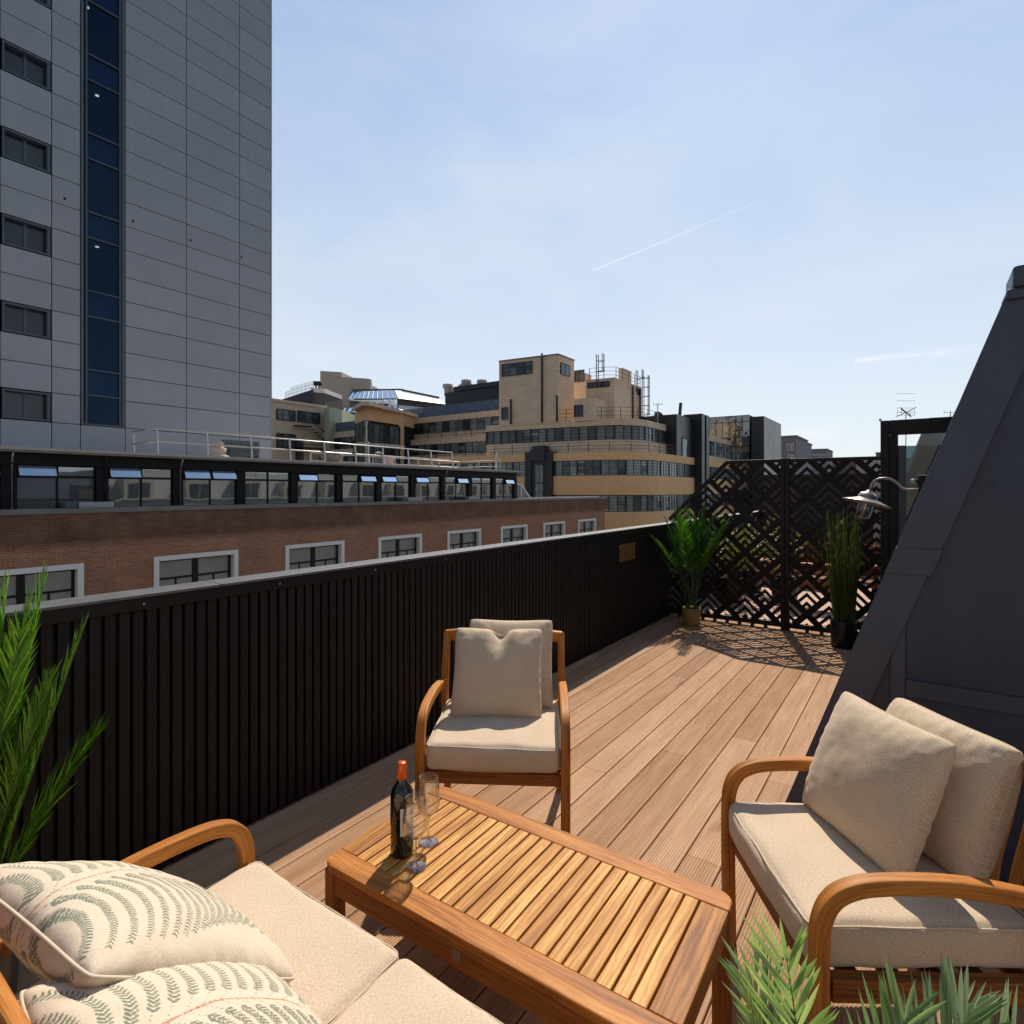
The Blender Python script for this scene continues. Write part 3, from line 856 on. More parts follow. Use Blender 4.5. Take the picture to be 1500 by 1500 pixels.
def seat(name, label, cat, loc, rz, W, nc=1, group=None, seed=0, zc=.392, hc=.118, ky=1.0, pm=None):
    t = thing(name, label, cat, loc, rz, group)
    hw = W/2-.021
    for s_ in (-1, 1):
        m = MB(); pth = [Vector((p.x, p.y*ky, p.z)) for p in arm_path(s_*hw)]
        m.sweep(pth, rrect(.040, .040, .007, 3), SIDE)
        loc_build(m, 'arm', TEAK, t)
        m = MB(); m.sweep([Vector((p.x, p.y*ky, p.z)) for p in back_post_path(s_*(hw-.004))], rrect(.038, .036, .006, 3), SIDE)
        loc_build(m, 'back_post', TEAK, t)
    m = MB()
    m.sweep([(-hw, .012, .365), (hw, .012, .365)], rrect(.026, .052, .004, 2))
    m.sweep([(-hw, .575, .365), (hw, .575, .365)], rrect(.026, .06, .004, 2))
    for s_ in (-1, 1): m.sweep([(s_*hw, .022, .377), (s_*hw, .56*ky, .373)], rrect(.034, .058, .004, 2))
    for k_ in range(5): m.sweep([(-hw, .09+k_*.105, .375), (hw, .09+k_*.105, .375)], rrect(.05, .016, .003, 1))
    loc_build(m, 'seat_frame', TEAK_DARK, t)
    m = MB()
    nseg = 14; top = []
    for i in range(nseg+1):
        u_ = -1+2*i/nseg; top.append((u_*hw, (.648+.012*(1-u_*u_))*ky, .812+.014*(1-u_*u_)))
    m.sweep(top, rrect(.026, .062, .008, 3), (0,-.32,1))
    loc_build(m, 'top_rail', TEAK, t)
    ns = int(round((W-.1)/.075))
    m = MB()
    for i in range(ns):
        x = -hw+ (i+1)*2*hw/(ns+1)
        m.sweep(smooth_path([(x,.572*ky,.39),(x,.592*ky,.55),(x,.625*ky,.68),(x,.653*ky,.80)], 4), rrect(.030, .012, .003, 2), SIDE)
    build_each(m, 'back_slat', TEAK, t, world=False)
    cw = (2*hw-.046)/nc
    for i in range(nc):
        mb, pp = box_cushion(cw-.001, .58 if nc == 1 else .60, hc, seed=seed+i*2.3, r=.03 if nc == 1 else .022)
        ox = -hw+.023+cw*(i+.5); off = Vector((ox, .272, zc))
        mb.v = [(v[0]+off.x, v[1]+off.y, v[2]+off.z) for v in mb.v]
        pp.v = [(v[0]+off.x, v[1]+off.y, v[2]+off.z) for v in pp.v]
        c = loc_build(mb, 'seat_cushion', FABRIC, t)
        loc_build(pp, 'piping', pm or PIPING, c)
    return t
seat('armchair', 'teak armchair facing the camera behind the coffee table, its back to the black parapet', 'armchair',
     (-1.485, 1.952, 0), math.radians(31.8), .665, 1, 'teak armchairs around the coffee table', 1)
seat('armchair', 'teak armchair on the right in front of the slate grey wall, turned towards the table', 'armchair',
     (-.372, 1.852, 0), math.radians(-55.7), .665, 1, 'teak armchairs around the coffee table', 4)
seat('sofa', 'two seat teak sofa with oatmeal seat cushions in the left foreground', 'sofa',
     (-1.01, .945, 0), PI, 1.335, 2, None, 8, ky=1.055, pm=FABRIC, zc=.385, hc=.104)

# ---- scatter cushions
def pillow(w, h, t, n=70, seed=0, chop=0, wrinkle=.45, pinch=.055, sag=0, power=.42):
    """returns MB in local frame: x right, y up (0 = bottom edge), z front; plus rim path"""
    mb = MB(); rim = []
    N = n
    def pos(a, b, side):
        cr_ = 1-.045*(abs(a)*abs(b))**7
        x = w/2*a*(1-pinch*(1-b*b)*a*a)*cr_; y = h/2*b*(1-pinch*(1-a*a)*b*b)*cr_
        e = max(0, (1-a*a)*(1-b*b))
        z = side*t/2*(e**power)
        # corner and edge creases
        ed = (1-e)**3
        cr = math.sin(9*math.atan2(b, a)*3+seed)*.0015*ed*(1 if e > 0 else 0) + .005*noise.noise(Vector((a*2.2+seed, b*2.2, side*2)))*min(1, e*6)
        cr += .002*noise.noise(Vector((a*6+seed, b*6, side*3)))*min(1, e*5)
        gat = .0013*math.sin((a if abs(b) > abs(a) else b)*34+seed*2+3*noise.noise(Vector((a*3, b*3, seed))))*ed*min(1, e*12)
        z += side*(cr+gat)*wrinkle*2.0
        if chop and b > -.2:
            g = math.exp(-(a-.05)**2/.028)
            k = max(0, (b+.2)/1.2)
            y -= chop*g*k**2*1.0
            z -= side*t*.26*g*k**1.4*min(1, e*8)
            g2 = math.exp(-(abs(a-.05)-.36)**2/.03)
            z += side*.012*g2*k*min(1, e*6)
        if sag: y -= sag*(1-a*a)*max(0, b)
        return (x, y+h/2, z)
    idx = {}
    for side in (1, -1):
        for i in range(N+1):
            for j in range(N+1):
                a = -1+2*i/N; b = -1+2*j/N
                a = math.sin(a*PI/2); b = math.sin(b*PI/2)
                rimv = i in (0, N) or j in (0, N)
                if rimv and side == -1: idx[(i,j,-1)] = idx[(i,j,1)]; continue
                idx[(i,j,side)] = len(mb.v); mb.v.append(pos(a, b, side))
    for side in (1, -1):
        for i in range(N):
            for j in range(N):
                q = [idx[(i,j,side)], idx[(i+1,j,side)], idx[(i+1,j+1,side)], idx[(i,j+1,side)]]
                if side < 0: q = q[::-1]
                mb.f.append(tuple(q)); mb.sm.append(True)
                mb.uv.append([(mb.v[k][0]+seed, mb.v[k][1]) for k in q])
    seq = [(i, 0) for i in range(N)] + [(N, j) for j in range(N)] + [(i, N) for i in range(N, 0, -1)] + [(0, j) for j in range(N, 0, -1)]
    rim = [Vector(mb.v[idx[(i, j, 1)]]) for i, j in seq]
    return mb, rim, idx
def place(mb_or_path, base, right, up):
    r = Vector(right).normalized(); u = Vector(up); u = (u - r*u.dot(r)).normalized(); f = r.cross(u)
    g = lambda p: Vector(base) + r*p[0] + u*p[1] + f*p[2]
    if isinstance(mb_or_path, MB): mb_or_path.v = [tuple(g(p)) for p in mb_or_path.v]; return mb_or_path
    return [g(p) for p in mb_or_path]
def cushion(label, w, h, t, base, right, up, group='plain cushions on the armchairs', **k):
    mb, rim, _ = pillow(w, h, t, **k)
    place(mb, base, right, up); rim = place(rim, base, right, up)
    o = mb.build('scatter_cushion', FABRIC); tag(o, label, 'cushion', group)
    p = MB(); p.tube(rim, .0022, 6, closed=True); p.build('seam', FABRIC, o)
    return o
# armchair facing the camera
ch1 = Vector((-1.485, 1.952, 0)); r1 = Vector((math.cos(math.radians(31.8)), math.sin(math.radians(31.8)), 0)); b1 = Vector((-r1.y, r1.x, 0))
cushion('plain oatmeal cushion with a dented top, foremost on the armchair facing the camera', .45, .44, .17,
        ch1 - r1*.012 + b1*.285 + Vector((0,0,.505)), r1, b1*.50+Vector((0,0,1)), chop=.032, seed=1.3)
cushion('plain oatmeal cushion behind the dented one, against the back of the armchair facing us', .45, .45, .15,
        ch1 + r1*.042 + b1*.425 + Vector((0,0,.505)), r1, b1*.46+Vector((0,0,1)), seed=4.1)
# armchair on the right
r2 = Vector((math.cos(math.radians(-47)), math.sin(math.radians(-47)), 0)); b2 = Vector((-r2.y, r2.x, 0))
cushion('plain oatmeal cushion leaning foremost on the right armchair', .45, .425, .165,
        Vector((-.182, 2.055, .508)), r2, Vector((.34,.26,1)), chop=0, seed=7.7)
cushion('thicker plain oatmeal cushion at the back of the right armchair', .43, .405, .18,
        Vector((-.012, 2.16, .505)), r2, Vector((.30,.22,1)), seed=9.2, power=.28, pinch=.03)

# ---- fern print
def fern_raster(S=900, seed=0):
    rng = np.random.default_rng(seed)
    img = np.ones((S, S, 3), np.float32)
    ink = np.array((.22, .33, .31), np.float32); red = np.array((.62, .22, .12), np.float32)
    def disc(x, y, rx, ry, ang, colr, a=1.0):
        R = max(rx, ry)+1; x0, x1 = int(max(0, x-R)), int(min(S, x+R+1)); y0, y1 = int(max(0, y-R)), int(min(S, y+R+1))
        if x1 <= x0 or y1 <= y0: return
        yy, xx = np.mgrid[y0:y1, x0:x1]
        dx = xx-x; dy = yy-y; ca, sa = math.cos(ang), math.sin(ang)
        u = (dx*ca+dy*sa)/rx; v = (-dx*sa+dy*ca)/ry
        m = (u*u+v*v < 1)
        # tapered leaflet
        blk = img[y0:y1, x0:x1]; blk[m] = blk[m]*(1-a)+colr*a
    def spine(t):   # t 0..1 across the cushion
        x = S*(-.05+1.1*t); y = S*(.50+.13*math.sin(t*3.0-.3)-.10*t)
        return x, y
    nf = 22
    for i in range(nf):
        t = -.32+1.30*i/nf
        x0, y0 = spine(t); x1, y1 = spine(t+.01); base = math.atan2(y1-y0, x1-x0)
        for sd in (1, -1):
            L = S*(.60 if sd > 0 else .50)*(.8+.25*math.sin(PI*min(1, max(0, t+.15))))
            ang = base + sd*math.radians(28); x, y = x0, y0; n = 34
            for k in range(n):
                f = k/n
                ang += sd*math.radians(4.4*(1-f*.55))
                st = L/n; x += math.cos(ang)*st; y += math.sin(ang)*st
                disc(x, y, 3.2, 2.3, ang, ink, .85)
                if k > 3:
                    ll = S*.0135*(1.05-.5*f)
                    for s2 in (1, -1):
                        la = ang+s2*math.radians(48)
                        disc(x+math.cos(la)*ll*.9, y+math.sin(la)*ll*.9, ll*1.12, ll*.36, la, ink*(.85+.3*rng.random()), .9)
    for k in range(400):
        t = k/400; x, y = spine(t)
        disc(x, y, 2.2, 2.2 if k % 8 < 5 else 4.2, 0, red, .8)
    return img
def print_cushion(label, w, h, t, base, right, up, seed, N=330, **k):
    mb, rim, idx = pillow(w, h, t, n=N, seed=seed, **k)
    img = fern_raster(seed=int(seed*10)); S = img.shape[0]
    cols = np.ones((len(mb.v), 4), np.float32)
    vv = np.array(mb.v)
    jj = np.clip(((vv[:,0]/w+.5)*S).astype(int), 0, S-1); ii = np.clip(((1-vv[:,1]/h)*S).astype(int), 0, S-1)
    cols[:, :3] = img[jj, ii]
    place(mb, base, right, up); rim = place(rim, base, right, up)
    o = mb.build('scatter_cushion', PRINT); tag(o, label, 'cushion', 'fern patterned cushions on the sofa')
    at = o.data.color_attributes.new('print', 'FLOAT_COLOR', 'POINT')
    at.data.foreach_set('color', cols.ravel())
    p = MB(); p.tube(rim[::2], .0036, 8, closed=True); p.build('piping', PIPING, o)
    return o
print_cushion('fern printed cushion with pale piping beside the wooden arm of the sofa', .52, .52, .19,
    Vector((-1.385, .745, .505)), (-1, -.10, .0), (0.06, -.80, .60), 2.1, wrinkle=.55, pinch=.05)
print_cushion('fern printed cushion with pale piping, nearest the camera at the bottom edge', .52, .50, .18,
    Vector((-.93, .70, .51)), (-1, .10, .06), (0, -.86, .50), 3.4, wrinkle=.5, pinch=.05)

# ------------------------------------------------------------------ plants
def leaflet(mb, base, d, L, w, droop, nrm, seg=4, fold=.25):
    d = Vector(d).normalized(); nrm = Vector(nrm)
    side = d.cross(nrm)
    if side.length < 1e-4: side = d.cross(Vector((1,.2,.1)))
    side.normalize(); pts = []
    p = Vector(base); dd = d.copy()
    vs = []
    for i in range(seg+1):
        t = i/seg
        ww = w*(math.sin(PI*min(1, (t*.86+.13)))**.8)*(1 if t < 1 else 0)
        up_ = side.cross(dd).normalized()
        if i == seg: vs.append(tuple(p))
        else: vs += [tuple(p-side*ww/2+up_*ww*fold), tuple(p), tuple(p+side*ww/2+up_*ww*fold)]
        dd = (dd+Vector((0,0,-droop/seg))).normalized(); p = p+dd*L/seg
    fs = []
    for i in range(seg-1):
        a = 3*i; fs += [(a,a+3,a+4,a+1),(a+1,a+4,a+5,a+2)]
    a = 3*(seg-1); fs += [(a,a+3,a+1),(a+1,a+3,a+2)]
    mb.add(vs, fs, None, True)
def frond(lv, st, base, d0, L, n, lf, w, bend, ang=50, droop=.3, start=.22, tipk=.35, twist=0, seed=0, rr=.0035):
    """d0 initial direction, bend = vector pulled in over the length"""
    rg = random.Random(seed)
    p = Vector(base); d = Vector(d0).normalized(); pts = [p.copy()]; ds = [d.copy()]
    S = 26
    for i in range(S):
        d = (d+Vector(bend)/S).normalized(); p = p+d*L/S; pts.append(p.copy()); ds.append(d.copy())
    st.tube(pts, rr, 5, scale=[1-.75*i/S for i in range(S+1)])
    sideref = d.cross(Vector((0,0,1)))
    if sideref.length < .15: sideref = Vector((math.cos(twist), math.sin(twist), 0))
    sideref.normalize()
    for i in range(n):
        t = start+(1-start)*i/(n-1); k = min(S-1, int(t*S)); f = t*S-k
        q = pts[k].lerp(pts[k+1], f); dd = ds[k].lerp(ds[k+1], f).normalized()
        sd = (sideref-dd*sideref.dot(dd)).normalized()
        if twist: sd = Matrix.Rotation(twist, 3, dd) @ sd
        nr = sd.cross(dd).normalized()
        prof = math.sin(PI*min(1, (t-start)/(1-start)*.78+.2))
        for s_ in (-1, 1):
            a = math.radians(ang*(1-.45*t)+rg.uniform(-7, 7))
            v = dd*math.cos(a)+sd*s_*math.sin(a)+nr*rg.uniform(.02, .22)
            leaflet(lv, q, v, lf*(tipk+(1-tipk)*prof)*rg.uniform(.85, 1.1), w*rg.uniform(.8, 1.15), droop*rg.uniform(.5, 1.4), nr, 4)
    # terminal leaflets
    leaflet(lv, pts[-1], ds[-1], lf*.5, w*.8, droop*.3, nr, 4)
def pot(parent, r0, r1, h, mat, taper=True):
    m = MB(); m.lathe([(.0001,0),(r0*.96,0),(r0,.006),(r1,h-.004),(r1-.002,h),(r1-.008,h),(r1-.010,h-.02),(.0001,h-.022)], (0,0,0), 40)
    p = loc_build(m, 'pot', mat, parent)
    m = MB(); m.lathe([(.0001,h-.018),(r1*.5,h-.014),(r1-.011,h-.02)], (0,0,0), 24); loc_build(m, 'soil', SOIL, parent)
    return p
# palm by the screen
pa = thing('potted_palm', 'artificial palm in an ochre glazed pot in the corner by the chevron screen', 'plant', (-2.20, 6.80, 0))
pot(pa, .095, .112, .205, POT_OCHRE)
lv = MB(); st = MB(); rg = random.Random(21)
for i in range(20):
    a = rg.uniform(0, 2*PI); tilt = rg.uniform(.10, .42); L = rg.uniform(.95, 1.22)
    if i < 3: a = math.radians(200+14*i); tilt = .55
    d0 = Vector((math.cos(a)*tilt*.5, math.sin(a)*tilt*.5, 1))
    bx, by = .05*math.cos(a*1.3+i), .05*math.sin(a*1.3+i)
    frond(lv, st, (bx, by, .18), d0, L, 36, .17, .0095, (math.cos(a)*tilt*1.1, math.sin(a)*tilt*1.1, -.15), 42, .35, .42, .45, 0, i, .004)
loc_build(lv, 'frond', PALM_DEEP, pa); loc_build(st, 'stem', STEM, pa)
# grass by the screen
ga = thing('potted_reeds', 'tall upright artificial grass in a round black pot by the screen', 'plant', (-.62, 6.74, 0))
pot(ga, .115, .125, .27, POT_BLACK)
lv = MB(); rg = random.Random(4)
for i in range(430):
    a = rg.uniform(0, 2*PI); r = .095*math.sqrt(rg.random()); H = rg.uniform(.55, 1.22) if i > 90 else rg.uniform(.3, .7)
    lean = rg.gauss(0, .05); a2 = rg.uniform(0, 2*PI)
    d = Vector((math.cos(a)*.07+math.cos(a2)*lean, math.sin(a)*.07+math.sin(a2)*lean, 1))
    leaflet(lv, (r*math.cos(a), r*math.sin(a), .25), d, H, rg.uniform(.004, .008), rg.uniform(0, .10), (math.cos(a2), math.sin(a2), 0), 5)
loc_build(lv, 'blade', GRASS, ga)
# big palm left, against the parapet
pb = thing('potted_palm', 'large feathery green palm against the parapet at the left edge of the picture', 'plant', (-2.33, .44, 0))
pot(pb, .13, .15, .28, POT_BLACK)
lv = MB(); st = MB()
#        azimuth, tilt, length, bend(out), bend z
FR = [(88, .13, 1.05, .06, .05), (82, .20, .72, .08, .0), (60, .10, .98, .06, .0), (110, .12, .85, .1, .0), (40, .2, .78, .15, .0), (86, .03, .80, .12, .05), (100, .05, 1.02, .05, .1), (20, .16, .95, .12, -.05), (70, .28, .90, .05, .1), (95, .06, .90, .1, .0),
      (-70, .25, 1.05, .3, -.1), (-100, .35, .95, .4, -.3), (-30, .22, .9, .3, -.2), (-80, .12, 1.08, .2, -.1), (-130, .4, 1.0, .4, -.3), (45, .10, .85, .10, .05),
      (84, .48, .58, .2, .0), (0, .08, 1.10, .08, -.05), (-85, .05, 1.0, .1, .1), (75, .22, .62, .1, .05)]
for i, (az_, tl_, L, bo, bz) in enumerate(FR):
    a = math.radians(az_); o = Vector((math.cos(a), math.sin(a), 0))
    if o.x < 0: o.x *= .25
    d0 = o*tl_+Vector((0,0,1))
    frond(lv, st, (o.x*.04, o.y*.04, .26), d0, L, 62, .165, .0062, o*bo+Vector((0,0,bz)), 33, .12, .22, .5, 0, 50+i, .004)
loc_build(lv, 'frond', PALM, pb); loc_build(st, 'stem', STEM, pb)
# palm bottom right, in front of the right armchair
pc = thing('potted_palm', 'pale green spiky palm in the right foreground in front of the right armchair', 'plant', (-.105, 1.135, 0))
pot(pc, .10, .115, .20, POT_BLACK)
lv = MB(); st = MB()
FR = [(205, .05, .60, .10, .0, 0), (32, .26, .56, .42, -.25, 0), (200, .16, .50, .15, -.05, 0), (45, .25, .52, .35, -.1, 0), (150, .22, .44, .30, -.1, 0), (0, .40, .46, .5, -.4, .4), (60, .42, .50, .5, -.2, .3),
      (-85, .5, .45, .5, -.4, 0), (-60, .6, .55, .7, -.5, 0), (-75, .4, .45, .6, -.5, 0), (60, .20, .46, .2, -.1, 0)]
for i, (az_, tl_, L, bo, bz, tw_) in enumerate(FR):
    a = math.radians(az_); o = Vector((math.cos(a), math.sin(a), 0))
    frond(lv, st, (o.x*.03, o.y*.03, .18), o*tl_+Vector((0,0,1)), L, 22, .155, .0095, o*bo+Vector((0,0,bz)), 44, .08, .40, .65, tw_, 90+i, .0035)
loc_build(lv, 'frond', PALM_PALE, pc); loc_build(st, 'stem', STEM, pc)
# ------------------------------------------------------------------ ground far below
g = MB(); g.box(-1500, 1500, -1500, 1500, -15.2, -15.0); struct(g.build('ground', ASPHALT, org=(0,0,-15.2)))
GZ = -15.0
# ------------------------------------------------------------------ our own block (seen in reflections and beyond the screen)
ob = thing('stone_building', 'cream stone block carrying the terrace, its facade falling away below the black parapet', 'building', (-2.7, 5, GZ))
m = MB(); m.box(-2.70, 9, -34, 75, GZ, -.31); m.build('wall', CREAM_STONE, ob)
m = MB()
for a, b_ in ((-34, -1.75), (14.1, 75)):
    m.box(-2.72, -2.45, a, b_, -.305, .95)
    m.box(-2.80, -2.40, a, b_, .952, 1.05)
m.build('stone_parapet', CREAM_STONE, ob)
m = MB()
for a, b_ in ((-34, -2.6), (14.3, 75)):
    vs = []
    for y in (a, b_):
        for x, z in ((-1.0, -.3), (.1, 2.9), (9, 2.9), (9, -.3)): vs.append((x, y, z))
    m.add(vs, [(0,1,2,3),(7,6,5,4),(0,4,5,1),(1,5,6,2),(2,6,7,3),(3,7,4,0)])
m.build('mansard_slope', mk_flat('pale_mansard', (.33,.32,.29), .7, 0, .2, 1.2), ob)
dm = mk_pane('dormer_pane', (.04, .045, .05), .05)
for k_ in range(15):
    y = 16 + k_*3.7
    f_ = MB(); f_.box(-1.15, .2, y-.85, y+.85, .3, 2.3); fo = f_.build('dormer', CREAM_STONE, ob)
    q = MB(); q.box(-1.17, -1.151, y-.6, y-.04, .55, 2.05); q.box(-1.17, -1.151, y+.04, y+.6, .55, 2.05); q.build('pane', dm, fo)

# ------------------------------------------------------------------ terrace beyond the screen
nt = MB(); nt.box(-2.6, 3.0, 7.35, 13.9, .004, .012)
struct(nt.build('neighbour_paving', PAVING, org=(0,0,0)))
RUSTW = mk_flat('rust_brown_render', (.10, .06, .045), .85, 0, .4, 2)
rw = thing('rooftop_shed', 'dark brown rooftop plant shed seen through the chevron screen', 'shed', (-1.4, 13.2, 0))
m = MB(); m.box(-2.55, -.75, 12.4, 13.9, .02, 1.86); m.build('wall', RUSTW, rw)
m = MB(); m.box(-2.6, -.7, 12.35, 13.95, 1.862, 1.91); m.build('roof', DARK_ROOF, rw)
m = MB(); m.box(-1.9, -1.1, 12.37, 12.398, .05, 1.8); d_ = m.build('door', DARK_STEEL, rw)
m = MB(); m.box(-1.2, -1.15, 12.33, 12.369, .95, 1.1); m.build('handle', STEEL, d_)
lw_ = thing('planter_wall', 'low terracotta coloured planter wall behind the screen', 'wall', (-1.6, 10.4, 0))
m = MB(); m.box(-2.45, -.9, 10.3, 10.7, .014, .42); m.build('wall', TERRA, lw_, bev=.01)
def shrub(loc, label, H, R, n, seed, mat):
    t = thing('shrub', label, 'shrub', loc, 0, 'shrubs behind the screen')
    pot(t, .16, .19, .34, POT_BLACK)
    lv = MB(); st = MB(); rg = random.Random(seed)
    for i in range(14):
        a = rg.uniform(0, 2*PI); p = Vector((0, 0, .3)); d = Vector((math.cos(a)*.35, math.sin(a)*.35, 1)).normalized(); L = rg.uniform(.6, 1)*(H-.3)
        pts = [p+d*L*k/5 + Vector((math.cos(a), math.sin(a), 0))*R*.3*(k/5)**2 for k in range(6)]
        st.tube(pts, .008, 5, scale=[1-.7*k/5 for k in range(6)])
        for k in range(n):
            f = rg.uniform(.25, 1); q = pts[0].lerp(pts[-1], f)+Vector((rg.gauss(0, R*.3), rg.gauss(0, R*.3), rg.gauss(0, .05)))
            leaflet(lv, q, (rg.uniform(-1, 1), rg.uniform(-1, 1), rg.uniform(-.3, 1)), rg.uniform(.05, .10), rg.uniform(.015, .03), .4, (rg.random(), rg.random(), 1), 3)
    loc_build(lv, 'foliage', mat, t); loc_build(st, 'stem', RUST, t)
OLIVE = mk_leaf('olive_leaf', (.03, .04, .010), (.10, .11, .025), (.24, .22, .06))
shrub((-2.2, 8.5, .014), 'yellow green shrub behind the left panel of the screen, close to the parapet', 1.15, .33, 60, 1, OLIVE)
shrub((-2.15, 9.5, .014), 'bushy green shrub further back behind the left panel of the screen', 1.25, .36, 60, 2, OLIVE)
shrub((-1.55, 8.9, .014), 'green shrub behind the middle post of the screen', .95, .24, 35, 3, OLIVE)
be = thing('garden_bench', 'rust brown slatted garden bench behind the right panel of the screen', 'bench', (-.95, 8.6, .014))
m = MB()
for k_ in range(5): m.sweep([(-.55, -.2+k_*.1, .43), (.55, -.2+k_*.1, .43)], rrect(.08, .022, .003, 1))
loc_build(m, 'seat', RUST, be)
m = MB()
for k_ in range(4): m.sweep([(-.55, .26+.03*k_, .52+k_*.1), (.55, .26+.03*k_, .52+k_*.1)], rrect(.022, .08, .003, 1))
loc_build(m, 'backrest', RUST, be)
for x in (-.5, .5):
    for y, h_ in ((-.18, .42), (.24, .85)):
        m = MB(); m.sweep([(x, y, 0), (x, y, h_)], rrect(.05, .05, .004, 1), (0,1,0)); loc_build(m, 'leg', RUST, be)
    m = MB(); m.sweep([(x, -.22, .63), (x, .28, .63)], rrect(.06, .03, .004, 1)); loc_build(m, 'armrest', RUST, be)

# ------------------------------------------------------------------ brown brick building across the street
BX = -20.0
bb = thing('brick_building', 'long brown brick building across the street with a black glazed top storey', 'building', (BX, 20, GZ))
wins = [3.68+4.68*(k_) for k_ in range(-3, 8)]
ztop, wt, wbz = .93, -.54, -2.65
m = MB(); WD = .35
edges = [-14.0]
for y in wins: edges += [y, y+2.78]
edges.append(40.8)
m.box(BX-WD, BX, -14, 40.8, wt, ztop); m.box(BX-WD, BX, -14, 40.8, GZ, wbz)
for i in range(0, len(edges), 2): m.box(BX-WD, BX, edges[i], edges[i+1], wbz+.0005, wt-.0005)
m.box(BX-13, BX-WD-.001, 40.45, 40.8, GZ, ztop)
m.build('wall', BRICK, bb)
for y in wins:
    f_ = MB()
    y1 = y+2.78
    for a in ((y-.005, y+.15, wbz, wt), (y1-.15, y1+.005, wbz, wt), (y+.151, y1-.151, wt-.15, wt)):
        f_.box(BX-.30, BX+.045, a[0], a[1], a[2], a[3])
    f_.box(BX-.30, BX+.08, y-.05, y1+.05, wbz-.12, wbz-.001)
    wo = f_.build('window', WHITE_STONE, bb)
    q = MB(); a, b_ = y+.152, y1-.152; zt_ = wt-.152; mid = (a+b_)/2; tz = zt_-.62
    q.box(BX-.26, BX-.18, a, a+.07, wbz, zt_); q.box(BX-.26, BX-.18, b_-.07, b_, wbz, zt_); q.box(BX-.26, BX-.17, mid-.09, mid+.09, wbz, zt_)
    q.box(BX-.26, BX-.18, a+.071, b_-.071, zt_-.06, zt_-.0005)
    for s0, s1 in ((a+.071, mid-.091), (mid+.091, b_-.071)):
        q.box(BX-.25, BX-.19, s0, s1, tz-.035, tz+.035); c_ = (s0+s1)/2
        q.box(BX-.25, BX-.195, c_-.028, c_+.028, wbz, tz-.036)
    q.build('frame', BLACK_METAL, wo)
    q = MB()
    for s0, s1 in ((a, mid), (mid, b_)):
        c_ = (s0+s1)/2
        q.quad((BX-.215, s0, tz), (BX-.215, s1, tz), (BX-.215, s1, zt_), (BX-.215, s0, zt_))
        q.quad((BX-.215, s0, wbz), (BX-.215, c_, wbz), (BX-.215, c_, tz), (BX-.215, s0, tz))
        q.quad((BX-.215, c_, wbz), (BX-.215, s1, wbz), (BX-.215, s1, tz), (BX-.215, c_, tz))
    build_each(q, 'pane', PANE_BRICK, wo)
m = MB()
rg = random.Random(2); y = -14.0
while y < 40.9:
    L = rg.uniform(2.2, 3.4); m.box(BX-.62, BX+.05, y, min(y+L, 40.95)-.006, ztop+.001, ztop+.14+rg.uniform(-.006, .006)); y += L
m.build('ledge', CONC, bb)
m = MB(); m.box(BX-13, BX-.63, -14, 40.4, ztop-.4, ztop+.05); m.build('roof', CONC, bb)
m = MB(); m.box(BX-.9, BX-.64, 29.75, 40.7, ztop+.05, ztop+.20); m.build('roof_kerb', CONC_PALE, bb)
# glazed storey
GX = BX-.60
cy_ = [GX*0 + 20.6*(.2387+.1083*k_) for k_ in range(-8, 12)]
gz0, gz1, gt = 1.07, 2.36, 1.99
m = MB()
m.box(GX-.30, GX+.10, -14, 29.46, gz1-.03, 2.66)       # head beam
for i, y in enumerate(cy_): m.box(GX-.22, GX+.02, y-.16, y+.16, gz0+.001, gz1-.031)
m.box(GX-10, GX-.31, 29.30, 29.46, gz0, 2.66)
m.build('black_frame', BLACK_FASCIA, bb)
m = MB(); m.box(GX-10, GX+.36, -14, 29.75, 2.72, 2.80); m.build('roof_edge', CONC_PALE, bb)
m = MB(); m.box(GX-10, GX+.33, -14, 29.72, 2.661, 2.719); m.build('soffit', CONC, bb)
opens = {0: 'L', 1: 'L', 2: 'LR', 4: 'L', 5: 'R', 6: 'L', 7: 'L', 8: 'R', 10: 'R', -1: 'R', -3: 'L'}
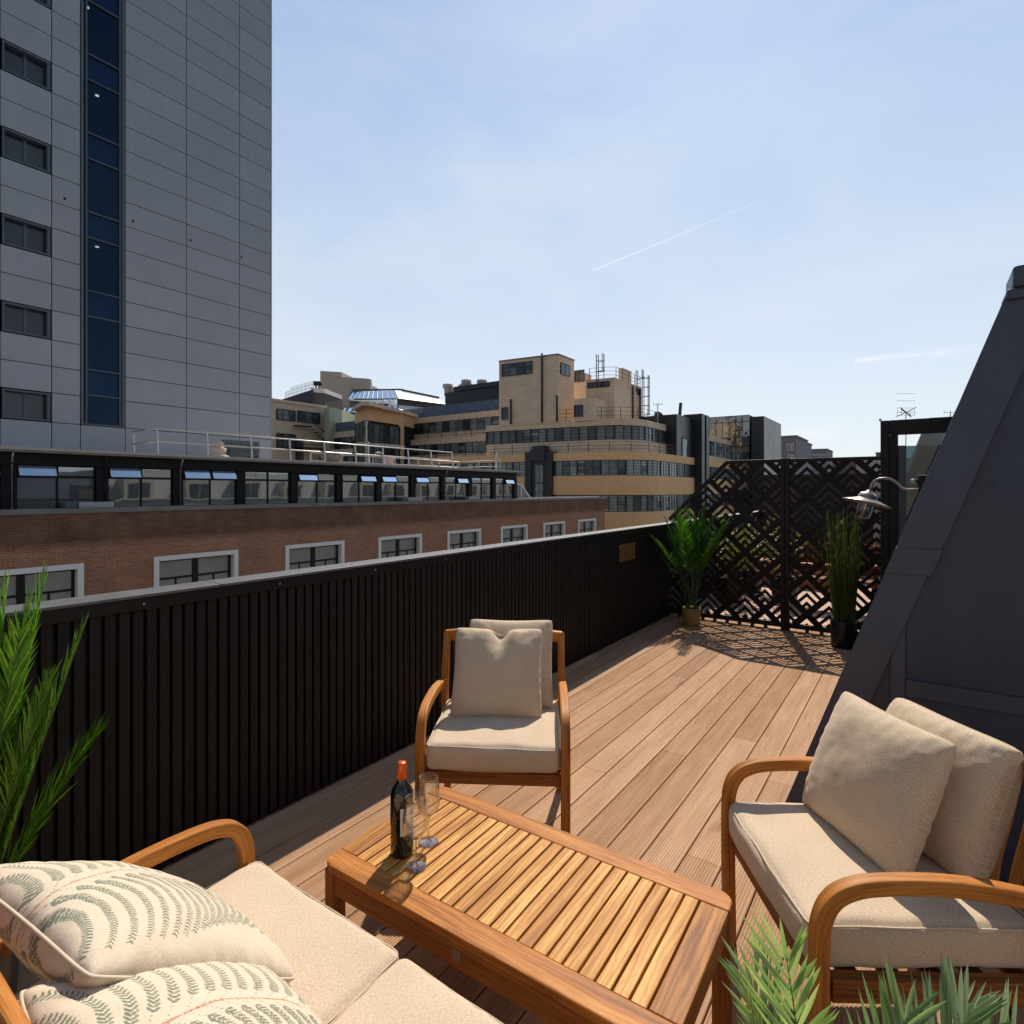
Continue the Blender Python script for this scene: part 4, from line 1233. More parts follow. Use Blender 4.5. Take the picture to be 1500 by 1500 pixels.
for k_ in range(-8, 11):
    y0 = 20.6*(.2387+.1083*k_)+.161; y1 = 20.6*(.2387+.1083*(k_+1))-.161; mid = (y0+y1)/2
    q = MB()
    q.box(GX-.12, GX-.06, y0, y1, gz1-.075, gz1-.0305); q.box(GX-.12, GX-.05, y0, y1, gt-.035, gt+.035)
    q.box(GX-.115, GX-.062, mid-.026, mid+.026, gz0, gt-.036); q.box(GX-.115, GX-.062, mid-.03, mid+.03, gt+.036, gz1-.076)
    q.box(GX-.12, GX-.06, y0, y0+.035, gz0, gz1-.076); q.box(GX-.12, GX-.06, y1-.035, y1, gz0, gz1-.076)
    wo = q.build('window', BLACK_FASCIA, bb)
    q = MB(); X_ = GX-.09; op = opens.get(k_, '')
    for s0, s1 in ((y0, mid), (mid, y1)):
        q.quad((X_, s0, gz0), (X_, s1, gz0), (X_, s1, gt), (X_, s0, gt))
    for nm_, s0, s1 in (('L', y0, mid), ('R', mid, y1)):
        if nm_ in op: q.quad((X_-.5, s0, gt), (X_-.5, s1, gt), (X_-.5, s1, gz1), (X_-.5, s0, gz1))
        else: q.quad((X_, s0, gt), (X_, s1, gt), (X_, s1, gz1), (X_, s0, gz1))
    build_each(q, 'pane', PANE_GALLERY, wo)
    for nm_, s0, s1 in (('L', y0+.03, mid-.03), ('R', mid+.03, y1-.03)):
        if nm_ not in op: continue
        a_ = math.radians(24); h_ = .33; zx = gz1-.06
        dx, dz = h_*math.sin(a_), h_*math.cos(a_)
        q = MB(); q.quad((GX-.03, s0, zx), (GX-.03, s1, zx), (GX-.03+dx, s1, zx-dz), (GX-.03+dx, s0, zx-dz))
        v_ = q.build('open_vent', PANE_VENT, wo)
        q = MB()
        for e0, e1 in (((GX-.03, s0, zx), (GX-.03+dx, s0, zx-dz)), ((GX-.03, s1, zx), (GX-.03+dx, s1, zx-dz)), ((GX-.03+dx, s0, zx-dz), (GX-.03+dx, s1, zx-dz))): q.bar(e0, e1, .03)
        q.build('vent_frame', BLACK_FASCIA, wo)
for k_, y in enumerate(cy_):
    if (k_-8) in (0, 1, 2, 5, 8, -2, -4):
        q = MB(); q.tube([(GX+.30, y+.02, 2.63), (GX+.22, y+.02, 2.52), (GX+.06, y+.05, 2.36), (GX+.06, y+.05, 1.08)], .022, 6)
        q.build('downpipe', STEEL if (k_-8) % 2 == 0 else DARK_STEEL, bb)
# pale stair hatch at the end of the glazed storey
sh_ = thing('stair_hatch', 'pale sloping stair hatch on the brick building roof', 'hatch', (-20.9, 30.2, ztop+.05))
vs = []
for x in (-21.4, -20.75):
    vs += [(x, 29.50, 1.0), (x, 31.35, 1.0), (x, 31.25, 1.12), (x, 30.25, 1.95), (x, 29.50, 1.95)]
m = MB(); m.add(vs, [(4,3,2,1,0),(5,6,7,8,9),(0,1,6,5),(1,2,7,6),(2,3,8,7),(3,4,9,8),(4,0,5,9)]); m.build('cover', GREY_BLOCK, sh_)
m = MB()
m.bar((-20.72, 30.25, 1.0), (-20.72, 30.25, 1.97), .07); m.bar((-20.72, 29.55, 1.97), (-20.72, 30.28, 1.97), .06); m.bar((-20.72, 30.25, 1.95), (-20.72, 31.3, 1.08), .08)
m.build('frame', WHITE_STONE, sh_)
po_ = thing('roof_pole', 'slim white pole standing on the brick building roof', 'pole', (-21.5, 27.4, 2.8))
m = MB(); q_ = along((-21.5, 0), (0, 1), 727); po_.location = (-21.5, q_.y, 2.8); m.tube([(0,0,0), (0,0,1.15)], .06, 10); loc_build(m, 'shaft', STEEL, po_)
# boxes on the ledge
for (u, w_, lab) in ((135, 1.0, 'long pale grey box on the brick ledge, leftmost below the glazed storey'),
                     (603, 1.1, 'pale grey box on the brick ledge, middle one below the glazed storey'),
                     (690, 1.1, 'pale grey box on the brick ledge, rightmost below the glazed storey')):
    q_ = along((BX-.3, 0), (0, 1), u)
    t_ = thing('ledge_box', lab, 'box', (BX-.3, q_.y, ztop+.145), 0, 'boxes on the brick ledge')
    m = MB(); m.box(-.16, .22, -w_/2+.1, w_/2, 0, .17); m.box(-.12, .225, -w_/2+.18, w_/2-.35, .03, .14); loc_build(m, 'casing', mk_flat('casing', (.33,.33,.34), .6), t_, bev=.01)
    m = MB(); m.box(-.14, .18, -w_/2-.22, -w_/2+.08, 0, .16); loc_build(m, 'lid', FRAME_BLUE, t_, bev=.01)
# roof railings
def railing(label, path, h, r, mat, rails=(1, .55), posts=2.0, name='railing', parent=None, lean=0, fin=True):
    m = MB(); P = [Vector(p) for p in path]
    for k_ in rails: m.tube([p+Vector((lean*k_, 0, h*k_)) for p in P], r, 5)
    t = 0; 
    for a, b_ in zip(P[:-1], P[1:]):
        L = (b_-a).length; n = max(1, round(L/posts))
        for i in range(n+(1 if b_ is P[-1] else 0)):
            q = a.lerp(b_, i/n); m.bar(q, q+Vector((lean, 0, h)), r*1.8)
    if parent is not None: return m.build(name, mat, parent)
    o = m.build('roof_railing', mat); return tag(o, label, 'railing')
y0 = along((-22.6, 0), (0, 1), 232).y; y1 = along((-22.6, 0), (0, 1), 664).y
railing('steel guard railing along the flat roof of the brick building, nearest the street', [(-24.6, y0, 2.8), (-22.6, y0, 2.8), (-22.6, y1, 2.8)], 1.05, .030, STEEL, (1, .55), 1.9, lean=-.12)
y2 = along((-28.5, 0), (0, 1), 455).y; y3 = along((-28.5, 0), (0, 1), 672).y
railing('steel guard railing on the far side of the brick building roof', [(-28.5, y2, 2.8), (-28.5, y3, 2.8), (-24.6, y3, 2.8)], .95, .028, STEEL, (1, .55, .2), 2.2)
q_ = along((-21.6, 0), (0, 1), 320)
vc = thing('roof_vent', 'stubby mushroom roof vent by the railing at the foot of the tower', 'vent', (-21.6, q_.y, 2.8))
m = MB(); m.lathe([(.36,0),(.36,.10),(.22,.16),(.22,.22),(.27,.24),(.27,.38),(.16,.44),(.16,.56),(.20,.58),(.20,.60),(.0001,.62)], (0,0,0), 24); loc_build(m, 'cowl', PINK_CONC, vc)
q_ = along((-24.0, 0), (0, 1), 487)
vc = thing('roof_drum', 'round concrete drum vent behind the roof railing', 'vent', (-24.0, q_.y, 2.8))
m = MB(); m.lathe([(.30,0),(.32,.30),(.52,.34),(.52,.70),(.0001,.74)], (0,0,0), 24); loc_build(m, 'drum', CONC, vc)
q_ = along((-24.5, 0), (0, 1), 570)
vc = thing('roof_vent', 'small pale cylindrical vent at the right end of the roof railing', 'vent', (-24.5, q_.y, 2.8))
m = MB(); m.lathe([(.34,0),(.34,.10),(.24,.14),(.24,.55),(.30,.58),(.30,.66),(.0001,.70)], (0,0,0), 20); loc_build(m, 'cowl', PINK_CONC, vc)
q_ = along((-23.6, 0), (0, 1), 540)
an = thing('roof_antenna', 'low white antenna array with a round vent grille on the roof', 'antenna', (-23.6, q_.y, 2.8))
m = MB(); m.bar((0,0,0), (0,0,1.35), .05); m.bar((0,-.7,1.25), (0,2.6,1.25), .035)
for k_ in range(16): m.bar((-.12, .5+k_*.13, 1.25), (.12, .5+k_*.13, 1.25), .015); m.bar((0, .5+k_*.13, 1.17), (0, .5+k_*.13, 1.33), .02)
loc_build(m, 'mast', STEEL, an)
m = MB(); m.tube([(0, .7+.42*math.cos(a*PI/12), .42+.42*math.sin(a*PI/12)) for a in range(24)], .02, 5, closed=True, up=(1,0,0))
for k_ in range(9):
    a = -.36+.09*k_; L = math.sqrt(max(0, .17-a*a)); m.bar((0, .7-L, .42+a), (0, .7+L, .42+a), .015)
loc_build(m, 'round_grille', STEEL, an)

# ------------------------------------------------------------------ grey panelled tower
TX = -27.0
tw = thing('office_tower', 'tall grey panelled tower with a vertical strip of stair glazing at the left', 'building', (TX, 5, GZ))
YE = 16.8
ycols = [-8.62, -6.15, -3.68, -1.21, 1.26, 3.73, 6.2, 7.71, 8.63, 10.2, 12.65, 15.14, YE]
zs = []; kz = -6
base = 4.19
while base+3.15*kz < 33:
    b0 = base+3.15*kz; zs += [(b0, b0+1.13, 'w'), (b0+1.13, b0+2.14, 'a'), (b0+2.14, b0+3.15, 'b')]; kz += 1
zs = [z for z in zs if z[0] > -15 and z[1] < 33.5]
m = MB(); gp = .014
winrects = []
for ci in range(len(ycols)-1):
    y0, y1 = ycols[ci], ycols[ci+1]
    for (z0, z1, kd) in zs:
        if ci == 8 and z1 > 4.25: continue
        if kd == 'w' and ci in (1, 3, 5, 6) and z0 > 3:
            if ci != 6: winrects.append((y0+.06, y1-.95, z0, z1)); m.box(TX-.06, TX, y1-.93, y1-gp, z0+gp, z1-gp)
            else: winrects.append((y0+.04, y1-.02, z0, z1))
            continue
        if ci == 10 and abs(z0-2.18) < .9 and kd != 'w': pass
        m.box(TX-.06, TX, y0+gp, y1-gp, z0+gp, z1-gp)
m.build('cladding', PANEL_GREY, tw, bev=.004, seg=1)
m = MB(); m.box(TX-16, TX-.30, ycols[0], 8.62, GZ, 33.3); m.box(TX-16, TX-.30, 10.21, YE-.01, GZ, 33.3); m.box(TX-16, TX-3.5, 8.621, 10.209, GZ, 33.3)
m.box(TX-.299, TX-.061, ycols[0], 8.62, GZ, 33.3) if False else None
m.build('core', JOINT, tw)
m = MB()
for ci in range(len(ycols)-1):
    if ci == 8: continue
    y0, y1 = ycols[ci], ycols[ci+1]
    for (z0, z1, kd) in zs:
        if any(abs(wz[2]-z0) < .01 and wz[0] >= y0-.01 and wz[1] <= y1+.01 for wz in winrects): continue
        m.box(TX-.298, TX-.0605, y0, y1, z0, z1)
m.build('joint_backing', JOINT, tw)
m = MB(); m.box(TX-16, TX-.0, YE+.001, YE+.05, GZ, 33.3); m.build('side_cladding', PANEL_GREY, tw)
m = MB(); m.box(TX-16.1, TX+.03, ycols[0], YE+.06, 33.31, 33.6); m.build('parapet', PANEL_GREY, tw)
for (y0, y1, z0, z1) in winrects:
    q = MB()
    a, b_, c_, d_ = y0+.02, y1-.02, z0+.03, z1-.03
    q.box(TX-.28, TX+.005, a, a+.06, c_, d_); q.box(TX-.28, TX+.005, b_-.10, b_, c_, d_); q.box(TX-.28, TX+.005, a+.061, b_-.101, d_-.07, d_); q.box(TX-.28, TX+.008, a+.061, b_-.101, c_, c_+.06)
    mid = (a+b_)/2; q.box(TX-.27, TX-.20, mid-.05, mid+.05, c_+.061, d_-.071)
    wo = q.build('window', FRAME_BLUE, tw)
    q = MB(); X_ = TX-.24
    q.quad((X_, a, c_), (X_, mid, c_), (X_, mid, d_), (X_, a, d_)); q.quad((X_, mid+.001, c_), (X_, b_, c_), (X_, b_, d_), (X_, mid+.001, d_))
    build_each(q, 'pane', PANE_TOWER, wo)
# stair glazing
q = MB(); gb = 4.26
for yy, w_ in ((8.64, .10), (8.80, .06), (9.98, .06), (10.08, .11)): q.box(TX-.14, TX+.015, yy, yy+w_, gb, 33.2)
q.box(TX-.14, TX+.015, 8.641, 10.19, gb-.06, gb-.001)
tz = []
kz = 0
while 5.40+3.15*kz < 33: tz += [5.40+3.15*kz, 6.42+3.15*kz]; kz += 1
for z in tz: q.box(TX-.12, TX+.005, 8.861, 9.979, z-.025, z+.025)
wo = q.build('stair_glazing', FRAME_BLUE, tw)
q = MB(); tz2 = [gb]+tz+[33.2]
for a, b_ in zip(tz2[:-1], tz2[1:]): q.quad((TX-.07, 8.65, a), (TX-.07, 10.18, a), (TX-.07, 10.18, b_), (TX-.07, 8.65, b_))
q.build('pane', STAIR_GLASS, wo)
NAVY = mk_flat('stairwell_slab', (.010, .020, .036), .7, 0, .2, 2); NAVY2 = mk_flat('stairwell_wall', (.07, .09, .115), .7, 0, .6, 1)
q = MB()
for z in tz[::2]: q.box(TX-3.4, TX-.2, 8.63, 10.2, z+.05, z+.95)
q.build('floor_slab', NAVY, tw)
q = MB(); q.box(TX-3.45, TX-3.42, 8.63, 10.2, gb, 33); q.build('stairwell_wall', NAVY2, tw)
for z, yo, xo in ((21.15, 9.02, .5), (18.0, 9.5, .9), (11.7, 9.5, .9), (14.85, 9.05, 2.6)):
    q = MB(); q.lathe([(.0001, 0), (.07, 0), (.07, .02)], (TX-xo, yo, z+.02), 16); q.build('downlight', DOWNLIGHT, tw)
# low dark louvre at the foot
la = along((TX, 0), (0, 1), 326); lb = along((TX, 0), (0, 1), 379)
q = MB(); q.box(TX+.002, TX+.05, la.y, lb.y, 2.6, 4.0); lo = q.build('louvre', FRAME_BLUE, tw)
q = MB(); q.box(TX+.051, TX+.056, la.y+.1, lb.y-.1, 2.7, 3.9); q.build('pane', PANE_TOWER, lo)
q = MB()
for (u, v) in ((95, 291), (195, 324), (279, 352), (354, 377)):
    p_ = along((TX, 0), (0, 1), u); z_ = height(p_, v); q.lathe([(.0001, .02), (.05, .015), (.05, 0)], (TX+.001, p_.y, z_), 8, Matrix.Rotation(PI/2, 4, 'Y'))
build_each(q, 'fixing_point', JOINT, tw)
# ------------------------------------------------------------------ faience clad deco building and its neighbours
dL = Vector((-.992, -.126)).normalized(); dR = Vector((0, 1))
C0 = at_depth(940, 57).to_2d()
def shifted(off, C=None, offr=None):
    C = C or C0
    nL = Vector((-dL.y, dL.x)); nL = nL if nL.y > 0 else -nL
    offr = off if offr is None else offr
    # intersection of left face shifted by nL*off and right face shifted -x*offr
    x = C.x-offr; p = C+nL*off; t = (x-p.x)/dL.x
    return Vector((x, p.y+dL.y*t))
def corner_path(off, r, uL, yR, offr=None, C=None, n=10):
    c = shifted(off, C, offr); a = along(c, dL, uL).to_2d(); b = Vector((c.x, yR))
    P0 = c+dL*r; P2 = c+dR*r; pts = [a]
    for i in range(n+1):
        t = i/n; w_ = .75
        k0, k1, k2 = (1-t)**2, 2*t*(1-t)*w_, t*t
        pts.append((P0*k0+c*k1+P2*k2)/(k0+k1+k2))
    pts.append(b); return pts
def closed(path, depth=14):
    a, b = path[0], path[-1]
    return path + [Vector((b.x-depth, b.y)), Vector((a.x, b.y))]
def resample(path, step):
    out = [path[0].copy()]; acc = 0
    L = [0]
    for a, b in zip(path[:-1], path[1:]): L.append(L[-1]+(b-a).length)
    n = max(2, round(L[-1]/step)); res = []
    for i in range(n+1):
        s = L[-1]*i/n; k = 0
        while k < len(L)-2 and L[k+1] < s: k += 1
        f = (s-L[k])/max(1e-9, L[k+1]-L[k]); res.append(path[k].lerp(path[k+1], f))
    return res
def strip(root, path, z0, z1, frame_mat, pane_mat, step=.95, hb=3, bar=.05, proud=.03, heavy=3, seed=0, name='window'):
    pts = resample(path, step); fr = MB(); pn = MB(); rg = random.Random(seed)
    for i, p in enumerate(pts):
        b = bar*(2.2 if i % heavy == 0 else 1)
        fr.bar((p.x, p.y, z0), (p.x, p.y, z1), b, b)
    for k in range(hb+1):
        z = z0+(z1-z0)*(k+ (0 if hb == 0 else 0))/(hb) if hb else z1
        z = min(max(z, z0+.03), z1-.03)
        for a, b in zip(pts[:-1], pts[1:]): fr.bar((a.x, a.y, z), (b.x, b.y, z), bar*(.6 if 0 < k < hb else 1.3))
    for i, (a, b) in enumerate(zip(pts[:-1], pts[1:])):
        if rg.random() < .22:
            for k in range(max(1, hb)):
                h = (z1-z0)/max(1, hb); pn.quad((a.x,a.y,z0+k*h),(b.x,b.y,z0+k*h),(b.x,b.y,z0+k*h+h),(a.x,a.y,z0+k*h+h))
        else: pn.quad((a.x,a.y,z0),(b.x,b.y,z0),(b.x,b.y,z1),(a.x,a.y,z1))
    w_ = fr.build(name, frame_mat, root); pn.build('pane', pane_mat, w_); return w_
def path_rail(root, path, z, h, posts=2.2, r=.035, rails=(1,.66,.33)):
    m = MB(); pts = resample(path, posts)
    for p in pts: m.bar((p.x,p.y,z), (p.x,p.y,z+h), r*1.5)
    for k in rails:
        for a, b in zip(pts[:-1], pts[1:]): m.bar((a.x,a.y,z+h*k), (b.x,b.y,z+h*k), r)
    return m.build('railing', DARK_STEEL, root)
FB = DARK_STEEL
db = thing('deco_building', 'amber and buff tiled deco office building with rounded corner and strip windows', 'building', (C0.x, C0.y, GZ))
YR1 = 98
lo = corner_path(0, 5.0, 640, YR1)
def band(path, z0, z1, mat, name, cap=True):
    m = MB(); m.prism(closed(path), z0, z1); return m.build(name, mat, db)
lo_in = corner_path(.12, 5.0, 640, YR1)
# storeys: spandrel bands with ribbon windows between
band(lo, GZ, -4.2, STONE_LO, 'wall'); band(lo_in, -4.199, -2.5, JOINT, 'wall')
band(lo, -2.499, -.62, STONE_LO, 'wall')
band(corner_path(.20, 5, 640, YR1), -.619, 1.10, JOINT, 'wall')
band(lo, 1.101, 3.12, STONE_LO, 'wall')
band(corner_path(.20, 5, 640, YR1), 3.121, 4.72, JOINT, 'wall')
band(lo, 4.721, 5.56, STONE_LO, 'wall')
strip(db, corner_path(.10, 5, 641, 96), -.62, 1.10, FB, PANE_DECO, .85, 5, .075, seed=1, heavy=3)
strip(db, corner_path(.10, 5, 641, 96), 3.12, 4.72, FB, PANE_DECO, .85, 5, .075, seed=2, heavy=3)
# set-back upper storey
up = corner_path(1.3, 4.0, 712, 64.3)
band(corner_path(1.3, 4, 713, 64.3), 5.561, 6.9, STONE_HI, 'upper_wall')
band(corner_path(1.55, 4, 714, 64.2), 6.901, 8.42, JOINT, 'upper_wall')
band(up, 8.421, 9.12, STONE_HI, 'upper_wall')
strip(db, corner_path(1.42, 4, 713, 64.2), 6.90, 8.42, FB, PANE_DECO_DK, .95, 4, .085, seed=3, heavy=2)
path_rail(db, corner_path(.25, 5, 700, 64), 5.56, 1.05, 2.3)
path_rail(db, corner_path(1.6, 4, 735, 63.5), 9.12, 1.25, 2.0)
# dark arched entrance bay
pa_ = along(C0, dL, 771).to_2d(); pb_ = along(C0, dL, 810).to_2d(); nO = Vector((dL.y, -dL.x)); nO = nO if nO.y < 0 else -nO
def bay(u0, u1, out_, z0, z1, mat, name, par=None, inn=1.0):
    a = along(C0, dL, u0).to_2d(); b = along(C0, dL, u1).to_2d()
    m = MB(); m.prism([a+nO*out_, b+nO*out_, b-nO*inn, a-nO*inn], z0, z1); return m.build(name, mat, par or db)
bay(771, 780, .35, GZ, 5.75, BLACK_STONE, 'entrance_bay'); bay(801, 810.5, .35, GZ, 5.75, BLACK_STONE, 'entrance_bay')
eb = bay(780, 801, .55, 4.75, 6.0, BLACK_STONE, 'entrance_bay'); bay(782, 799, .45, 6.0, 6.4, BLACK_STONE, 'entrance_bay')
bay(780.1, 800.9, .15, GZ, 4.749, BLACK_STONE, 'entrance_bay')
wb = bay(785, 797.5, .22, .2, 4.4, FB, 'window'); bay(785.8, 790.8, .24, .3, 2.3, PANE_DECO, 'pane', wb); bay(791.6, 796.7, .24, .3, 2.3, PANE_DECO, 'pane', wb)
bay(785.8, 790.8, .24, 2.45, 4.3, PANE_DECO, 'pane', wb); bay(791.6, 796.7, .24, 2.45, 4.3, PANE_DECO, 'pane', wb)
# penthouse blocks
def block(uc, dep, uL, yb, z0, z1, mat, name, root=db, cdepth=None, yext=None):
    c = at_depth(uc, dep).to_2d(); a = along(c, dL, uL).to_2d(); b = along(c, dR, yb).to_2d() if yext is None else Vector((c.x, c.y+yext))
    m = MB(); m.prism([a, c, b, Vector((a.x, b.y))], z0, z1); o = m.build(name, mat, root); return c, a, b
def wallwin(c, d, u0, u1, v0, v1, root=db, hb=3, step=.9, mat=None, off=None, nm='window'):
    p = along(c, d, u0).to_2d(); q = along(c, d, u1).to_2d(); o = off if off is not None else Vector((0,0))
    zt_ = height(p, v0); zb_ = height(p, v1)
    return strip(db if root is None else root, [p+o, q+o], zb_, zt_, FB, mat or PANE_DECO_DK, step, hb, .06, seed=int(u0))
oL = nO*.06; oR = Vector((.06, 0))
c, a, b = block(817, 62.6, 731, 841, 9.0, 16.4, STONE_HI, 'penthouse')
wallwin(c, dL, 736, 780, 534, 552, off=oL, hb=3); wallwin(c, dR, 821, 834, 531, 548, off=oR, hb=3)
wallwin(c, dL, 736, 744, 597, 615, off=oL, hb=4, step=.5)
m = MB()
for u in (795, 749.5, 822):
    p = along(c, dL, min(u, 817)).to_2d()+nO*.2
    zt_ = 16.7 if u == 795 else 11.9
    m.tube([(p.x, p.y, 9.1), (p.x, p.y, zt_)], .11, 6)
m.build('soil_pipe', BLACK_STONE, db)
m = MB(); m.prism([a+nO*.12-dL*0, c+nO*.12+Vector((.12,0)), b+Vector((.12,0)), Vector((a.x, b.y))], 16.401, 16.5); m.build('coping', CONC, db)
c2_, a2, b2_ = block(858, 68.5, 836, 866, 9.0, 15.6, STONE_HI, 'penthouse')
c2b_ = at_depth(841, 69.5).to_2d()
wallwin(c2_, dL, 842.5, 856, 543, 560, off=oL, hb=3)
c3, a3, b3 = block(900, 62.5, 858, 940, 9.0, 13.9, STONE_HI, 'penthouse')
wallwin(c3, dL, 862, 893, 561, 569, off=oL, hb=1, step=.5, mat=PANE_TOWER)
wallwin(c3, dR, 933, 938, 569, 578, off=oR, hb=2, step=.6, mat=PANE_TOWER)
c5, a5, b5 = block(912, 67, 906, 925, 13.9, 15.9, STONE_HI, 'chimney')
c6, a6, b6 = block(870, 60.4, 841, 900, 9.0, 11.35, STONE_HI, 'penthouse')
wallwin(c6, dL, 842, 854, 594, 611, off=oL, hb=0, step=3, mat=PANE_TOWER, nm='door')
path_rail(db, [a3+Vector((.3,.3)), c3+Vector((-.2,.3)), b3+Vector((-.2,0))], 13.9, 1.3, 1.6)
# caged ladders
def ladder(p, z0, z1, w_=.5, cage=True, name='caged_ladder'):
    m = MB(); p = Vector(p)
    for s_ in (-.5, .5): m.bar((p.x, p.y+s_*w_, z0), (p.x, p.y+s_*w_, z1), .07)
    z = z0
    while z < z1: m.bar((p.x, p.y-.5*w_, z), (p.x, p.y+.5*w_, z), .04); z += .45
    if cage:
        for s_ in (-.5, 0, .5): m.bar((p.x+.7, p.y+s_*w_, z0+1.5), (p.x+.7, p.y+s_*w_, z1), .05)
        z = z0+1.5
        while z <= z1+.01:
            for s_ in (-.5, .5): m.bar((p.x, p.y+s_*w_, z), (p.x+.7, p.y+s_*w_, z), .05)
            m.bar((p.x+.7, p.y-.5*w_, z), (p.x+.7, p.y+.5*w_, z), .05); z += 1.1
    return m.build(name, DARK_STEEL, db)
pL = along(c3, dR, 941).to_2d(); ladder((pL.x+.1, pL.y), 9.1, 15.3)
pL = at_depth(933, 66).to_2d(); ladder((pL.x, pL.y), 12.9, 15.4)
pL = at_depth(875, 62.5).to_2d(); ladder((pL.x, pL.y), 13.0, 16.4)
m = MB()
for u in (925.5, 936):
    p = along(c3, dR, u).to_2d()+Vector((.15, 0)); m.tube([(p.x, p.y, 9.1), (p.x, p.y, 13.6)], .10, 6)
m.build('soil_pipe', BLACK_STONE, db)
p = along(C0+Vector((-2.2, 0)), dR, 964).to_2d()
dish = thing('satellite_dish', 'dark round satellite dish on the deco building roof behind the railing', 'dish', (p.x, p.y, 9.12))
m = MB(); m.bar((0,0,0), (0,0,.9), .1); loc_build(m, 'pole', DARK_STEEL, dish)
m = MB(); m.lathe([(.0001,-.12),(.3,-.09),(.55,.02),(.62,.08),(.55,.05),(.3,-.05),(.0001,-.08)], (0,0,0), 20, Matrix.Translation((.1,-.1,1.0)) @ Matrix.Rotation(math.radians(70), 4, Vector((.6,.8,0)))); loc_build(m, 'dish', DARK_STEEL, dish)
def antenna(label, u, dep, z0, z1, arm=.5, els=5, dirv=(1,0), grid=False):
    p = at_depth(u, dep); t = thing('tv_antenna', label, 'antenna', (p.x, p.y, z0))
    m = MB(); m.bar((0,0,0), (0,0,z1-z0), .05*dep/40); loc_build(m, 'mast', STEEL if dep > 50 else DARK_STEEL, t)
    m = MB(); d = Vector((RV.x, RV.y, 0)); h = z1-z0; th = .025*dep/40
    m.bar(Vector((0,0,h))-d*arm, Vector((0,0,h))+d*arm, th)
    for k in range(els):
        q = Vector((0,0,h))+d*arm*(-1+2*k/(els-1)); m.bar(q-Vector((0,0,arm*.35)), q+Vector((0,0,arm*.35)), th*.8)
    if grid:
        for k in range(4): z = h-.1+.25*k; m.bar(Vector((0,0,z))-d*arm*1.1, Vector((0,0,z))+d*arm*1.1, th*.7)
        for k in range(6):
            a_ = k*PI/3; m.bar((0,0,h), (math.cos(a_)*arm, math.sin(a_)*arm, h+.15*(-1)**k), th*1.6)
    loc_build(m, 'elements', STEEL if dep > 50 else DARK_STEEL, t); return t
antenna('thin TV antenna on a mast above the satellite dish', 963.5, 66, 9.12, 11.5, .5, 4)

# right hand continuation: black stair tower with tall pilaster
st_ = thing('stair_tower', 'black tiled stair tower with tall pilasters beside the deco building', 'building', (-23, 68, GZ))
m = MB(); m.box(-32, -22.5, 64.31, 70.4, GZ, 10.3); m.build('wall', BLACK_STONE, st_)
m = MB(); m.box(-23.8, -21.5, 70.41, 71.5, GZ, 10.95); m.box(-23.6, -21.8, 71.52, 72.2, GZ, 10.7); m.box(-23.8, -21.5, 72.22, 73.4, GZ, 10.95); m.build('pilaster', BLACK_STONE, st_)
m = MB(); m.box(-22.499, -22.44, 66.0, 68.6, 5.0, 7.8); w_ = m.build('window', DARK_STEEL, st_)
m = MB(); m.box(-22.439, -22.43, 66.2, 68.4, 5.2, 7.6); m.build('pane', PANE_TOWER, w_)
p = at_depth(995.5, 69); m = MB(); m.bar((p.x, p.y, 10.3), (p.x+.15, p.y, 12.1), .3); m.build('flue', BLACK_STONE, st_)
m = MB(); m.box(-32, -22.7, 73.6, 97.5, 5.561, 6.2); m.box(-32, -22.7, 73.6, 97.5, 8.2, 8.9); m.build('upper_wall', STONE_HI, db)
m = MB(); m.box(-32, -22.9, 73.6, 97.4, 6.2, 8.2); m.build('upper_wall', JOINT, db)
strip(db, [Vector((-22.75, 73.8)), Vector((-22.75, 97))], 6.2, 8.2, FB, PANE_DECO, 1.2, 4, .06, seed=9)

# middle wing, further back, facing us
def wing(name, label, uA, uB, dep, bands, thick=10, direc=Vector((-1, .0)), mat=STONE_HI, root=None, pane=PANE_DECO_DK, step=1.3):
    c = at_depth(uB, dep).to_2d(); a = along(c, direc, uA).to_2d()
    r = root or thing(name, label, 'building', (c.x, c.y, GZ))
    n = Vector((direc.y, -direc.x)); n = n if n.dot(Vector(DV)) > 0 else -n
    for kind, z0, z1, off in bands:
        m = MB()
        if kind == 'w': 
            m.prism([a+n*(off+.35), c+n*(off+.35), c+n*thick, a+n*thick], z0+.001, z1-.001); m.build('wall', JOINT, r)
            strip(r, [a+n*(off+.12), c+n*(off+.12)], z0, z1, FB, pane, step, 3, .07, seed=int(z0*7+uA))
        else:
            m.prism([a+n*off, c+n*off, c+n*thick, a+n*thick], z0, z1); m.build('wall' if kind != 'roof' else 'roof_cladding', {'b': mat, 'roof': BLUE_CLAD, 'dark': DARK_ROOF, 'lo': STONE_LO}[kind], r)
    return r, a, c, n
mw, a_, c_, n_ = wing('office_wing', 'buff tiled middle wing with three ribbons of windows behind the glazed storey', 575, 742, 79.5,
    [('b', GZ, 3.6, -2.4), ('w', 3.6, 5.0, -2.2), ('b', 5.0, 5.9, -2.2), ('b', 5.901, 6.9, -1.0), ('w', 6.9, 8.5, -1.0), ('b', 8.5, 9.35, -1.0), ('b', 9.351, 10.3, 0), ('w', 10.3, 12.0, 0), ('b', 12.0, 12.85, 0), ('roof', 12.851, 14.6, 1.2)])
mb_ = MB()
for k_, z_ in ((-.8, 9.35), (-2.0, 5.9)):
    pts = resample([a_+n_*k_, c_+n_*k_], 3.0)
    for p in pts: mb_.bar((p.x, p.y, z_), (p.x, p.y, z_+1.1), .07)
    for h_ in (.4, .75, 1.1):
        mb_.bar((pts[0].x, pts[0].y, z_+h_), (pts[-1].x, pts[-1].y, z_+h_), .05)
mb_.build('railing', DARK_STEEL, mw)
